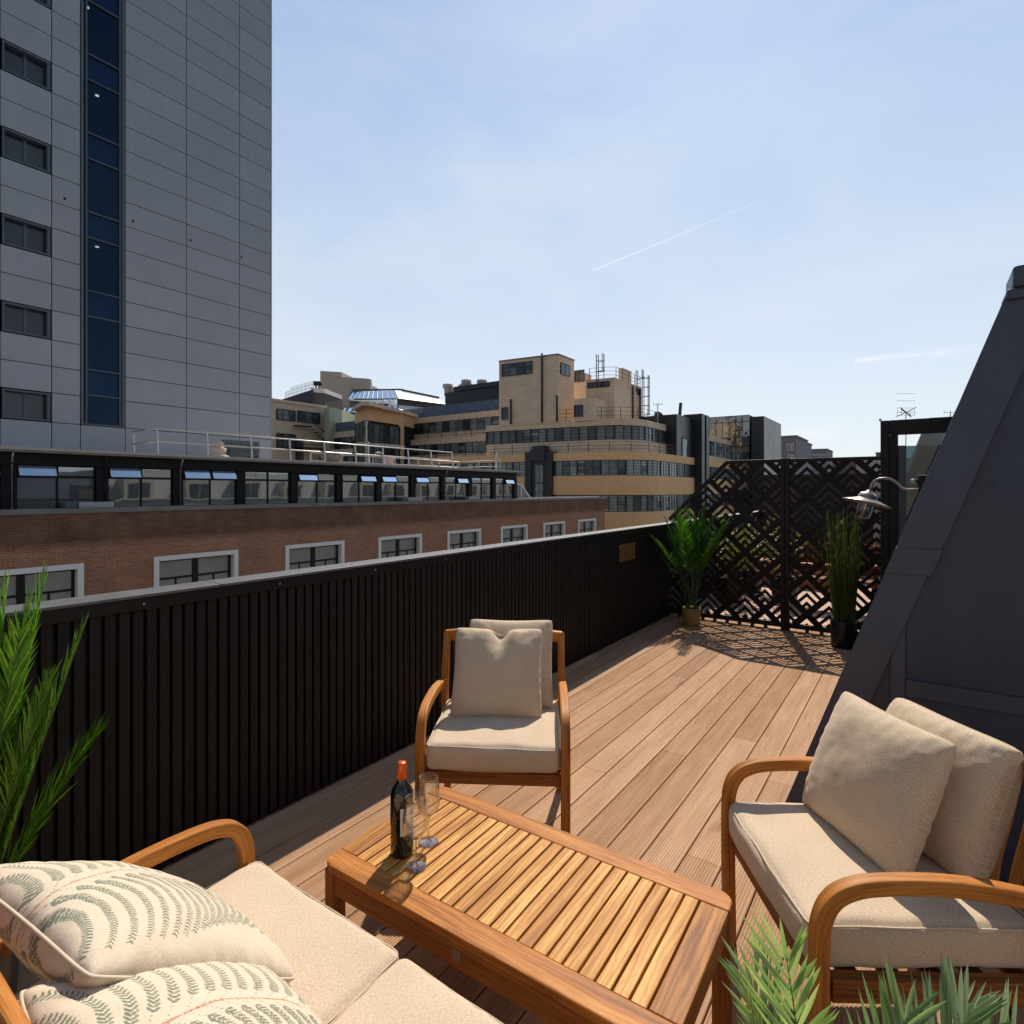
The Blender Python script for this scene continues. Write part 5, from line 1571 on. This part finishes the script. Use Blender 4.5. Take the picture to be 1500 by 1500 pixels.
# dark plant roof with cowls
dr = thing('plant_roof', 'dark slate plant roof behind the middle wing', 'roof', (-62, 76, 9))
A = at_depth(652, 92).to_2d(); B = along(A, (1, 0), 745).to_2d()
m = MB(); m.prism([A, B, B+Vector((0, 12)), A+Vector((0, 12))], 9, 17.2); m.build('wall', DARK_ROOF, dr)
vs = [(A.x, A.y, 13), (B.x, B.y, 13), (B.x, B.y, 18.6), (A.x+1.5, A.y, 16.6)]
m = MB(); m.prism([A+Vector((2,-.3)), B+Vector((0,-.3)), B+Vector((0,3)), A+Vector((2,3))], 17.201, 17.9); m.build('roof', DARK_ROOF, dr)
for i, (u, z_) in enumerate(((656, 17.2), (666, 17.2), (677, 17.9), (683, 17.9), (689, 17.9), (700, 17.9), (706, 17.9), (714, 17.9))):
    p = at_depth(u, 95)
    t_ = thing('roof_cowl', 'one of the stubby brown vent cowls lined up on the dark plant roof', 'vent', (p.x, p.y, z_), 0, 'vent cowls on the plant roof')
    m = MB(); m.lathe([(.55,0),(.55,.5),(.72,.55),(.72,1.0),(.45,1.1),(.45,1.25),(.0001,1.3)] if i % 3 else [(.6,0),(.6,1.2),(.85,1.3),(.85,1.9),(.0001,2.0)], (0,0,0), 14); loc_build(m, 'cowl', PINK_CONC, t_)

# atrium: faceted glass and white metal roof
at_ = thing('glass_atrium', 'faceted glass atrium with bright white metal roof slopes on the skyline', 'building', (-80, 80, 5))
def facet(mb, *pts): mb.add([tuple(p) for p in pts], [tuple(range(len(pts)))])
def PD(u, d, v): return at_depth(u, d, v)
m = MB(); facet(m, PD(508, 104, 605), PD(586, 98, 604), PD(586, 98, 640), PD(508, 104, 640)); facet(m, PD(586, 98, 604), PD(660, 106, 602), PD(660, 106, 640), PD(586, 98, 640)); 
m.build('lower_wall', mk_flat('teal_wall', (.13, .18, .20), .5), at_)
m = MB(); facet(m, PD(512, 105, 583), PD(581, 99, 582), PD(581, 99, 596), PD(512, 105, 597)); facet(m, PD(516, 106, 573.5), PD(578, 101, 572), PD(583, 98, 583.5), PD(509, 104, 584))
facet(m, PD(502, 103, 598), PD(582, 98, 593.5), PD(586, 96.5, 603.5), PD(498, 102, 603.5))
m.build('glazing', GLASS_ROOF, at_)
m = MB()
for k_ in range(11):
    f = k_/10
    def L3(a, b, f): return a.lerp(b, f)
    m.bar(L3(PD(502,103,598), PD(582,98,593.5), f)+Vector((0,0,.05)), L3(PD(498,102,603.5), PD(586,96.5,603.5), f)+Vector((0,0,.05)), .14)
    m.bar(L3(PD(516,106,573.5), PD(578,101,572), f)+Vector((0,0,.05)), L3(PD(509,104,584), PD(583,98,583.5), f)+Vector((0,0,.05)), .12)
m.build('glazing_bar', DARK_STEEL, at_)
m = MB(); facet(m, PD(578.5, 101, 572), PD(642, 108, 584), PD(654, 104, 592), PD(584, 98, 583.5)); facet(m, PD(583, 98, 593), PD(640, 104, 599), PD(622, 101, 603), PD(587, 96.5, 603.5))
m.build('white_roof', WHITE_METAL, at_)
m = MB(); facet(m, PD(581.5, 99, 583), PD(654, 104.5, 592), PD(650, 104.5, 604), PD(581.5, 99, 598)); m.build('side_wall', mk_brick('grey_brown_brick', (.12,.10,.08), (.16,.13,.10), (.08,.07,.06), .5, .3, .03, 'MIX'), at_)
m = MB(); facet(m, PD(516, 106, 573.5), PD(578, 101, 572), PD(642, 108, 584), PD(560, 116, 573)); m.bar(PD(516,106,571.5), PD(589,102,570.5), .25); m.bar(PD(589,102,571.5), PD(643,108,582.5), .3)
m.build('ridge', DARK_STEEL, at_)
# brown concrete funnel tower
ft_ = thing('concrete_stack', 'blank brown concrete tower block with curved corner on the skyline', 'building', (-90, 70, 5))
D0 = 112
pA = at_depth(469, D0).to_2d(); pB = at_depth(536, D0+3).to_2d(); pC = at_depth(541.5, D0+9).to_2d()
path = [pA, pA.lerp(pB, .5), pB]
for i in range(1, 6):
    t = i/6; path.append(pB*(1-t)**2 + (pB+(pB-pA).normalized()*2.0)*2*t*(1-t) + pC*t*t)
path += [pC, pC+Vector((-8, 14)), pA+Vector((-8, 14))]
m = MB(); m.prism(path, 5, 24.0); m.build('wall', PINK_CONC, ft_)
m = MB(); q1 = at_depth(469, D0).to_2d(); q2 = at_depth(500, D0+1.2).to_2d(); m.prism([q1, q2, q2+Vector((-4,8)), q1+Vector((-4,8))], 24.0, 24.9); m.build('wall', PINK_CONC, ft_)
# pale lift housing and dark rear roof at left
lh = thing('lift_housing', 'small pale green lift housing on the buff building roof', 'building', (-80, 60, 5))
q1 = at_depth(475, 89).to_2d(); q2 = at_depth(482, 88).to_2d(); q3 = at_depth(501, 91).to_2d()
m = MB(); m.prism([q1, q2, q3, q3+Vector((-4, 6)), q1+Vector((-4, 6))], 6, height(q2, 596)); m.build('wall', PALE_GREEN, lh)
lb_ = thing('roof_tank', 'pale grey tank house below the aerials at the left of the skyline', 'building', (-90, 60, 5))
q1 = at_depth(457, 98).to_2d(); q2 = at_depth(476, 99).to_2d()
m = MB(); m.prism([q1, q2, q2+Vector((-3, 6)), q1+Vector((-3, 6))], 6, height(q1, 575)); m.build('wall', mk_flat('dim_wall', (.12,.11,.10), .8), lb_)
m = MB(); m.prism([q1+Vector((.3,-.4)), q2+Vector((.4,-.3)), q2+Vector((-3, 6)), q1+Vector((-3, 6))], height(q1, 575)+.001, height(q1, 568.5)); m.build('parapet', WHITE_STONE, lb_)
# left building along the street
lf = thing('deco_annex', 'buff brick annex with small dark windows beside the grey tower', 'building', (-77, 50, GZ))
y0 = along((-77, 0), (0, 1), 390).y; y1 = along((-77, 0), (0, 1), 477).y
m = MB(); m.box(-90, -77, y0, y1, GZ, 14.6); m.build('wall', STONE_HI, lf)
m = MB(); m.box(-90, -76.8, y0, y1+.2, 14.601, 15.0); m.build('coping', STONE_HI, lf)
for (u0, u1, zA, zB) in ((406, 432, 12.0, 13.6), (436.5, 468, 12.0, 13.7), (406, 432, 7.9, 10.0), (406, 428, 4.0, 6.0), (434, 444, 5.9, 9.2)):
    p = along((-76.9, 0), (0, 1), u0).to_2d(); q = along((-76.9, 0), (0, 1), u1).to_2d()
    strip(lf, [p, q], zA, zB, FB, PANE_DECO_DK, 1.1, 2, .08, seed=int(u0))
m = MB()
yy = along((-76.5, 0), (0, 1), 452).y
for k_ in range(9): m.box(-76.9, -75.9, yy+k_*.55, yy+.5+k_*.55, 11.3-k_*.38, 11.36-k_*.38)
m.bar((-75.9, yy, 12.3), (-75.9, yy+5, 8.9), .1); m.box(-76.9, -75.8, yy-2.5, yy, 11.3, 11.4); m.bar((-75.85, yy-2.5, 12.4), (-75.85, yy, 12.4), .08)
m.box(-76.9, -75.6, yy-3, yy+9, 8.0, 8.1)
for h_ in (.5, 1.0): m.bar((-75.65, yy-3, 8.1+h_), (-75.65, yy+9, 8.1+h_), .07)
m.build('fire_escape', DARK_STEEL, lf)
rr_ = thing('mansard_attic', 'dark sloping attic roof with roof railing behind the buff annex', 'roof', (-88, 60, 12))
a1 = at_depth(398, 92, 590); a2_ = at_depth(459, 97, 570); a3_ = at_depth(459, 97, 600); a4 = at_depth(398, 92, 600)
m = MB(); back = Vector((-6, 4, 0))
m.add([a1, a2_, a3_, a4, a1+back, a2_+back, a3_+back, a4+back], [(3,2,1,0),(4,5,6,7),(0,1,5,4),(1,2,6,5),(2,3,7,6),(3,0,4,7)]); m.build('slope', DARK_ROOF, rr_)
m = MB(); b1_ = at_depth(418, 93.5, 583.5); b2__ = at_depth(459, 97, 571)
for k_ in range(22):
    p = b1_.lerp(b2__, k_/21); m.bar(p, p+Vector((0,0,1.6 if k_ > 3 else 1.0)), .05)
for h_ in (.5, 1.0): m.bar(b1_+Vector((0,0,h_)), b2__+Vector((0,0,h_)), .06)
m.build('railing', STEEL, rr_)
for u in (463, 467.5):
    p = at_depth(u, 98)
    t_ = thing('roof_cowl', 'one of two small round aerial drums on the pale tank house', 'vent', (p.x, p.y, height(p.to_2d(), 568.5)), 0, 'aerial drums on the tank house')
    m = MB(); m.lathe([(.15,0),(.15,.4),(.5,.45),(.5,1.1),(.0001,1.2)], (0,0,0), 12); loc_build(m, 'drum', DARK_STEEL, t_)
# left wing and glazed central bay
lw2, a_, c_, n_ = wing('office_wing', 'buff tiled left wing between the annex and the glazed bay', 444, 523, 86,
    [('b', GZ, 2.5, -1.6), ('w', 2.5, 4.3, -1.6), ('b', 4.3, 5.6, -1.6), ('w', 5.6, 6.7, -.8), ('b', 6.7, 7.8, -.8), ('w', 7.8, 9.7, 0), ('b', 9.7, 10.6, 0), ('roof', 10.601, 12.1, .5)])
cb = thing('glazed_bay', 'amber glazed stair bay with a flat projecting roof at the junction of the wings', 'building', (-60, 62, GZ))
q0 = at_depth(520, 84).to_2d(); q1 = at_depth(533, 80).to_2d(); q2 = at_depth(539, 79.5).to_2d(); q3 = at_depth(590, 86).to_2d()
pp_ = [q0, q1, q2, q3, q3+Vector((-3, 8)), q0+Vector((-3, 8))]
m = MB(); m.prism(pp_, GZ, 3.2); m.prism(pp_, 11.3, 13.0); m.build('wall', STONE_LO, cb)
inn = [p_+Vector((-.2, .35)) for p_ in pp_]
m = MB(); m.prism(inn, 3.201, 11.299); m.build('wall', JOINT, cb)
qe = q3.lerp(q2, .12)
m = MB(); m.prism([qe, q3, q3+Vector((-1,2)), qe+Vector((-1,2))], 3.2, 11.3); m.build('wall', STONE_LO, cb)
strip(cb, [q0+Vector((0,.1)), q1+Vector((0,.1)), q2+Vector((0,.1))], 3.2, 11.3, FB, mk_pane('amber_bay_pane', (.42,.36,.20), .12, .05, .7, .1, (.10,.11,.09)), .7, 8, .08, seed=5, heavy=3)
strip(cb, [q2+Vector((0,.1)), qe+Vector((0,.1))], 3.2, 11.0, FB, PANE_DECO_DK, 1.1, 5, .10, seed=6, heavy=3)
r0, r1, r2, r3 = at_depth(516, 82).to_2d(), at_depth(529, 77.5).to_2d(), at_depth(541, 77.0).to_2d(), at_depth(597, 86.5).to_2d()
m = MB(); m.prism([r0, r1, r2, r3, r3+Vector((-3, 8)), r0+Vector((-3, 8))], 13.001, 13.5); m.build('canopy', STONE_HI, cb)

# ------------------------------------------------------------------ black glass block and grey blocks to the right
bg_ = thing('glass_office', 'black glass office block with bronze coloured painted reflections behind the deco building', 'building', (-20, 85, GZ))
q0 = at_depth(1030, 88).to_2d(); q1 = along(q0, (1, .04), 1098).to_2d(); q2 = along(q0, (1, .04), 1120.5).to_2d()
zt_ = height(q1, 608)
m = MB(); m.prism([q0, q1, q1+Vector((0, 18)), q0+Vector((0, 18))], GZ, zt_); m.build('core', JOINT, bg_)
m = MB(); m.prism([q1+Vector((.4,-.6)), q2+Vector((0,-.6)), q2+Vector((0,12)), q1+Vector((.4,12))], GZ, height(q1, 611.5)); m.build('dark_core', BLACK_STONE, bg_)
pn1 = MB(); pn2 = MB(); fr = MB(); N_ = 7; o_ = Vector((0, -.08)); rows = [zt_-.9, zt_-3.2, zt_-4.6, zt_-5.6, zt_-7.4, zt_-9.2, zt_-11]
for i in range(N_):
    a = q0.lerp(q1, i/N_)+o_; b = q0.lerp(q1, (i+1)/N_)+o_
    for j, (z1, z0) in enumerate(zip([zt_]+rows[:-1], rows)):
        amber = (j in (1, 2) and i in (1, 2, 4, 5)) or (j in (3, 5) and i in (1, 2, 3, 4, 5, 6)) or (j == 1 and i == 3)  # amber panes have the reflection put into their colour
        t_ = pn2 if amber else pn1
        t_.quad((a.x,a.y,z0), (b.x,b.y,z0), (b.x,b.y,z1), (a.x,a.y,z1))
    fr.bar((a.x, a.y-.03, rows[-1]), (a.x, a.y-.03, zt_), .07)
for z in rows+[zt_]: fr.bar((q0.x, q0.y-.11, z), (q1.x, q1.y-.11, z), .09)
w_ = fr.build('curtain_wall', DARK_STEEL, bg_); pn1.build('pane', BLACK_GLASS, w_); pn2.build('painted_reflection_pane', REFLECTED_BEIGE, w_)
def greyblock(label, u0, u1, v, dep, wins, mat=GREY_BLOCK, rr=(0, .0)):
    q0 = at_depth(u0, dep).to_2d(); q1 = along(q0, (1, 0), u1).to_2d(); zt_ = height(q0, v)
    t = thing('grey_block', label, 'building', (q0.x, q0.y, GZ))
    m = MB(); m.prism([q0, q1, q1+Vector((0, 16)), q0+Vector((0, 16))], GZ, zt_); m.build('wall', mat, t)
    m = MB(); m.prism([q0+Vector((-.2,-.2)), q1+Vector((.2,-.2)), q1+Vector((.2, 16)), q0+Vector((-.2, 16))], zt_+.001, zt_+.35); m.build('parapet', mat, t)
    for (a, b, va, vb) in wins:
        p = along(q0, (1, 0), a).to_2d(); q = along(q0, (1, 0), b).to_2d(); za, zb_ = height(p, va), height(p, vb)
        m = MB(); m.box(p.x, q.x, p.y-.12, p.y-.02, zb_, za); w_ = m.build('window', WHITE_STONE, t)
        m = MB(); m.box(p.x+.15, q.x-.15, p.y-.14, p.y-.121, zb_+.15, za-.15); m.build('pane', PANE_TOWER, w_)
    return t
greyblock('pale grey stepped block behind the black glass office, nearer one', 1121, 1166, 642, 130, [(1124,1128,650,655), (1126,1129,661,668), (1153.5,1158,650,660), (1159.5,1163,650,660), (1153.5,1158,666,672), (1159.5,1163,666,672)])
greyblock('small grey block on the far skyline right of the stepped block', 1166, 1174, 647, 136, [(1168,1172,654,660)])
greyblock('low distant grey flats on the skyline above the screen', 1173, 1211, 660, 190, [(1176+5*k_, 1179+5*k_, 665, 668) for k_ in range(7)])
rr2 = random.Random(8)
for i, (u0, u1, v, dep) in enumerate(((1215, 1300, 676, 240), (1283, 1300, 664, 210))):
    greyblock(['distant brick rooftops just above the right screen panel', 'small brown chimney stack rising beside the gate frame'][i], u0, u1, v, dep, [], mat=mk_flat('far_brick', (.16,.12,.10), .9))
m = MB()
# rooftop plant seen over and through the gate
hp = thing('rooftop_plant', 'grey rooftop plant housing seen above and through the glazed gate', 'building', (3, 22, 0))
q0 = at_depth(1362, 26).to_2d(); q1 = along(q0, (1, 0), 1470).to_2d()
m = MB(); m.prism([q0, q1, q1+Vector((0, 6)), q0+Vector((0, 6))], 2.9, height(q0, 612)); m.build('wall', GREY_BLOCK, hp)
antenna('dark multi element TV antenna on a mast behind the glazed gate', 1327, 20, 1.0, 1.6+114/840*20, .30, 5, grid=True)
antenna('tiny distant antenna above the roof plant by the slate trim', 1392, 26, 4.0, 1.6+114/840*26, .28, 3)
SKY_STRENGTH = .125; SKY_SAT = .95; VEIL_C = (6.5, 7.0, 7.4); CLOUD_C = 8.0; HAZE_K = 1.0
# ------------------------------------------------------------------ camera, sun, sky
cam = bpy.data.cameras.new('camera'); co = bpy.data.objects.new('camera', cam); col.objects.link(co)
cam.sensor_width = 36; cam.lens = 36*FPX/1500; cam.shift_y = -32/1500; cam.clip_start = .02; cam.clip_end = 3000
co.location = (0, 0, EYE); co.rotation_euler = (PI/2, 0, YAW)
sc_ = bpy.context.scene; sc_.camera = co
SUN_EL = math.radians(51); SH = Vector((.26, -.767)).normalized()      # where shadows fall
to_sun = Vector((-SH.x*math.cos(SUN_EL), -SH.y*math.cos(SUN_EL), math.sin(SUN_EL)))
sl_ = bpy.data.lights.new('sun', 'SUN'); sl_.energy = 5.0; sl_.angle = math.radians(.53); sl_.color = (1, .90, .76)
so = bpy.data.objects.new('sun', sl_); col.objects.link(so); so.rotation_euler = to_sun.to_track_quat('Z', 'Y').to_euler()
w = bpy.data.worlds.new('World'); sc_.world = w; w.use_nodes = True
T = w.node_tree; T.nodes.clear()
def wn(t, **k):
    n = T.nodes.new('ShaderNode'+t)
    for a, b in k.items(): setattr(n, a, b)
    return n
sky = wn('TexSky'); sky.sky_type = 'NISHITA'; sky.sun_disc = False; sky.sun_elevation = SUN_EL
sky.sun_rotation = math.atan2(to_sun.x, to_sun.y)
sky.altitude = 60; sky.air_density = 1.0; sky.dust_density = 0.6; sky.ozone_density = 1.6
bg = wn('Background'); bg.inputs[1].default_value = SKY_STRENGTH
out = wn('OutputWorld')
tcw = wn('TexCoord')
def wm(op, a, b=None, c=None, clamp=False):
    n = wn('Math', operation=op); n.use_clamp = clamp
    for i, v in enumerate((a, b, c)):
        if v is None: continue
        if isinstance(v, bpy.types.NodeSocket): T.links.new(v, n.inputs[i])
        else: n.inputs[i].default_value = v
    return n.outputs[0]
def wdot(v):
    n = wn('VectorMath', operation='DOT_PRODUCT'); T.links.new(tcw.outputs['Generated'], n.inputs[0]); n.inputs[1].default_value = v; return n.outputs['Value']
def pdir(u, v): return Vector((DV.x+RV.x*(u-750)/FPX, DV.y+RV.y*(u-750)/FPX, (718-v)/FPX)).normalized()
def wnoise(scale, sc3, detail=5, rough=.55, dist=0):
    m = wn('Mapping'); T.links.new(tcw.outputs['Generated'], m.inputs[0]); m.inputs['Scale'].default_value = sc3
    n = wn('TexNoise'); T.links.new(m.outputs[0], n.inputs['Vector']); n.inputs['Scale'].default_value = scale
    n.inputs['Detail'].default_value = detail; n.inputs['Roughness'].default_value = rough; n.inputs['Distortion'].default_value = dist
    return n.outputs['Fac']
def streak(p1, p2, wid, soft, breakup=None, fade=.15):
    """thin cloud along the great circle between two sky directions"""
    a, b = pdir(*p1), pdir(*p2); nrm = a.cross(b).normalized(); tg = (b-a).normalized(); mid = (a+b).normalized()
    L = (b-a).length
    d = wm('ABSOLUTE', wdot(nrm))
    if breakup: d = wm('ADD', d, wm('MULTIPLY', wm('SUBTRACT', wnoise(breakup, (1,1,3), 4, .6), .5), wid*2.2))
    k = wm('SUBTRACT', 1, wm('DIVIDE', d, wid), clamp=True)
    k = wm('POWER', k, soft)
    al = wm('DIVIDE', wm('SUBTRACT', wdot(tg), a.dot(tg)), L)
    e = wm('MULTIPLY', wm('DIVIDE', al, .02, clamp=True), wm('DIVIDE', wm('SUBTRACT', 1, al), 1-fade, clamp=True))
    e = wm('MULTIPLY', e, wm('GREATER_THAN', wdot(mid), .5))
    return wm('MULTIPLY', k, e, clamp=True)
c1 = wm('MULTIPLY', streak((866, 397.5), (1150, 279), .0014, .9, None, .3), .6)
c2 = wm('MULTIPLY', streak((1250, 529), (1455, 508), .0065, 1.2, 22, .5), .45)
c2b = wm('MULTIPLY', streak((1138, 640), (1250, 630), .012, 1.0, 40, .6), .35)
cir = wnoise(2.3, (1, 1, 2.4), 7, .55, .6)
haze = wm('MULTIPLY', wm('SUBTRACT', cir, .40, clamp=True), HAZE_K, clamp=True)
# broad veil of thin cirrus, brighter towards the sun side
veil = wm('MULTIPLY', wm('POWER', wm('SUBTRACT', 1, wm('MAXIMUM', wm('MULTIPLY', 1, wdot((0,0,1))), 0)), 6), .55)
band_ = wm('MULTIPLY', streak((300, 470), (1330, 60), .20, 1.4, 3, .2), .34)
tot = wm('ADD', wm('ADD', haze, veil), band_, clamp=True)
mx = wn('Mix', data_type='RGBA'); T.links.new(tot, mx.inputs[0])
sep = wn('SeparateXYZ'); T.links.new(tcw.outputs['Generated'], sep.inputs[0])
hs = wn('HueSaturation'); hs.inputs['Saturation'].default_value = SKY_SAT; hs.inputs['Value'].default_value = 1
T.links.new(sky.outputs[0], hs.inputs['Color'])
# compress the strong sun-side gradient slightly so the dome stays blue
gm = wn('Gamma'); gm.inputs[1].default_value = 1.0; T.links.new(hs.outputs[0], gm.inputs[0])
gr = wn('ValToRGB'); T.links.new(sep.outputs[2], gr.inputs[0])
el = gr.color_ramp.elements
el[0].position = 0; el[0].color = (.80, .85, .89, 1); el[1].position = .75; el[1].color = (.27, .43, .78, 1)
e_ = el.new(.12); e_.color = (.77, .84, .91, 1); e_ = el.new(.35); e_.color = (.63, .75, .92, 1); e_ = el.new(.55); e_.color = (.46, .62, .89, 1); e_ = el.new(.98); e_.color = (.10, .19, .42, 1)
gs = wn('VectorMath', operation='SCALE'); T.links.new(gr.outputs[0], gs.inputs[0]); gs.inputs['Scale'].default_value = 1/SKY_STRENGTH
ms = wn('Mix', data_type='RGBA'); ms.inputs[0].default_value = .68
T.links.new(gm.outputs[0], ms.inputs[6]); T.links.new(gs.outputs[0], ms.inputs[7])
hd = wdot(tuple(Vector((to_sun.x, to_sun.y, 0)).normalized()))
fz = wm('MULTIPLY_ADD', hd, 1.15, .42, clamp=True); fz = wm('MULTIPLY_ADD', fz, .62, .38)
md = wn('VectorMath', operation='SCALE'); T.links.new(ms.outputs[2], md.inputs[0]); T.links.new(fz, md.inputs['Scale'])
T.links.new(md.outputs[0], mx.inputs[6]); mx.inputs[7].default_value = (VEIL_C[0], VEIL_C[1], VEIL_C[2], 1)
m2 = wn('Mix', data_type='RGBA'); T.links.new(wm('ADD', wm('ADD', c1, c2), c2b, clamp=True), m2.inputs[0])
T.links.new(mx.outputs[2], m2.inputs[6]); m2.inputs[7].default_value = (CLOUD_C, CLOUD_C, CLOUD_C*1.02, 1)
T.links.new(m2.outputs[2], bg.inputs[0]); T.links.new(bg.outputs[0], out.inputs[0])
sc_.view_settings.view_transform = 'Standard'; sc_.view_settings.look = 'None'
sc_.view_settings.exposure = 0; sc_.view_settings.gamma = 1
sc_.cycles.max_bounces = 8; sc_.cycles.transparent_max_bounces = 24; sc_.cycles.diffuse_bounces = 3; sc_.cycles.glossy_bounces = 4
sc_.cycles.use_denoising = True
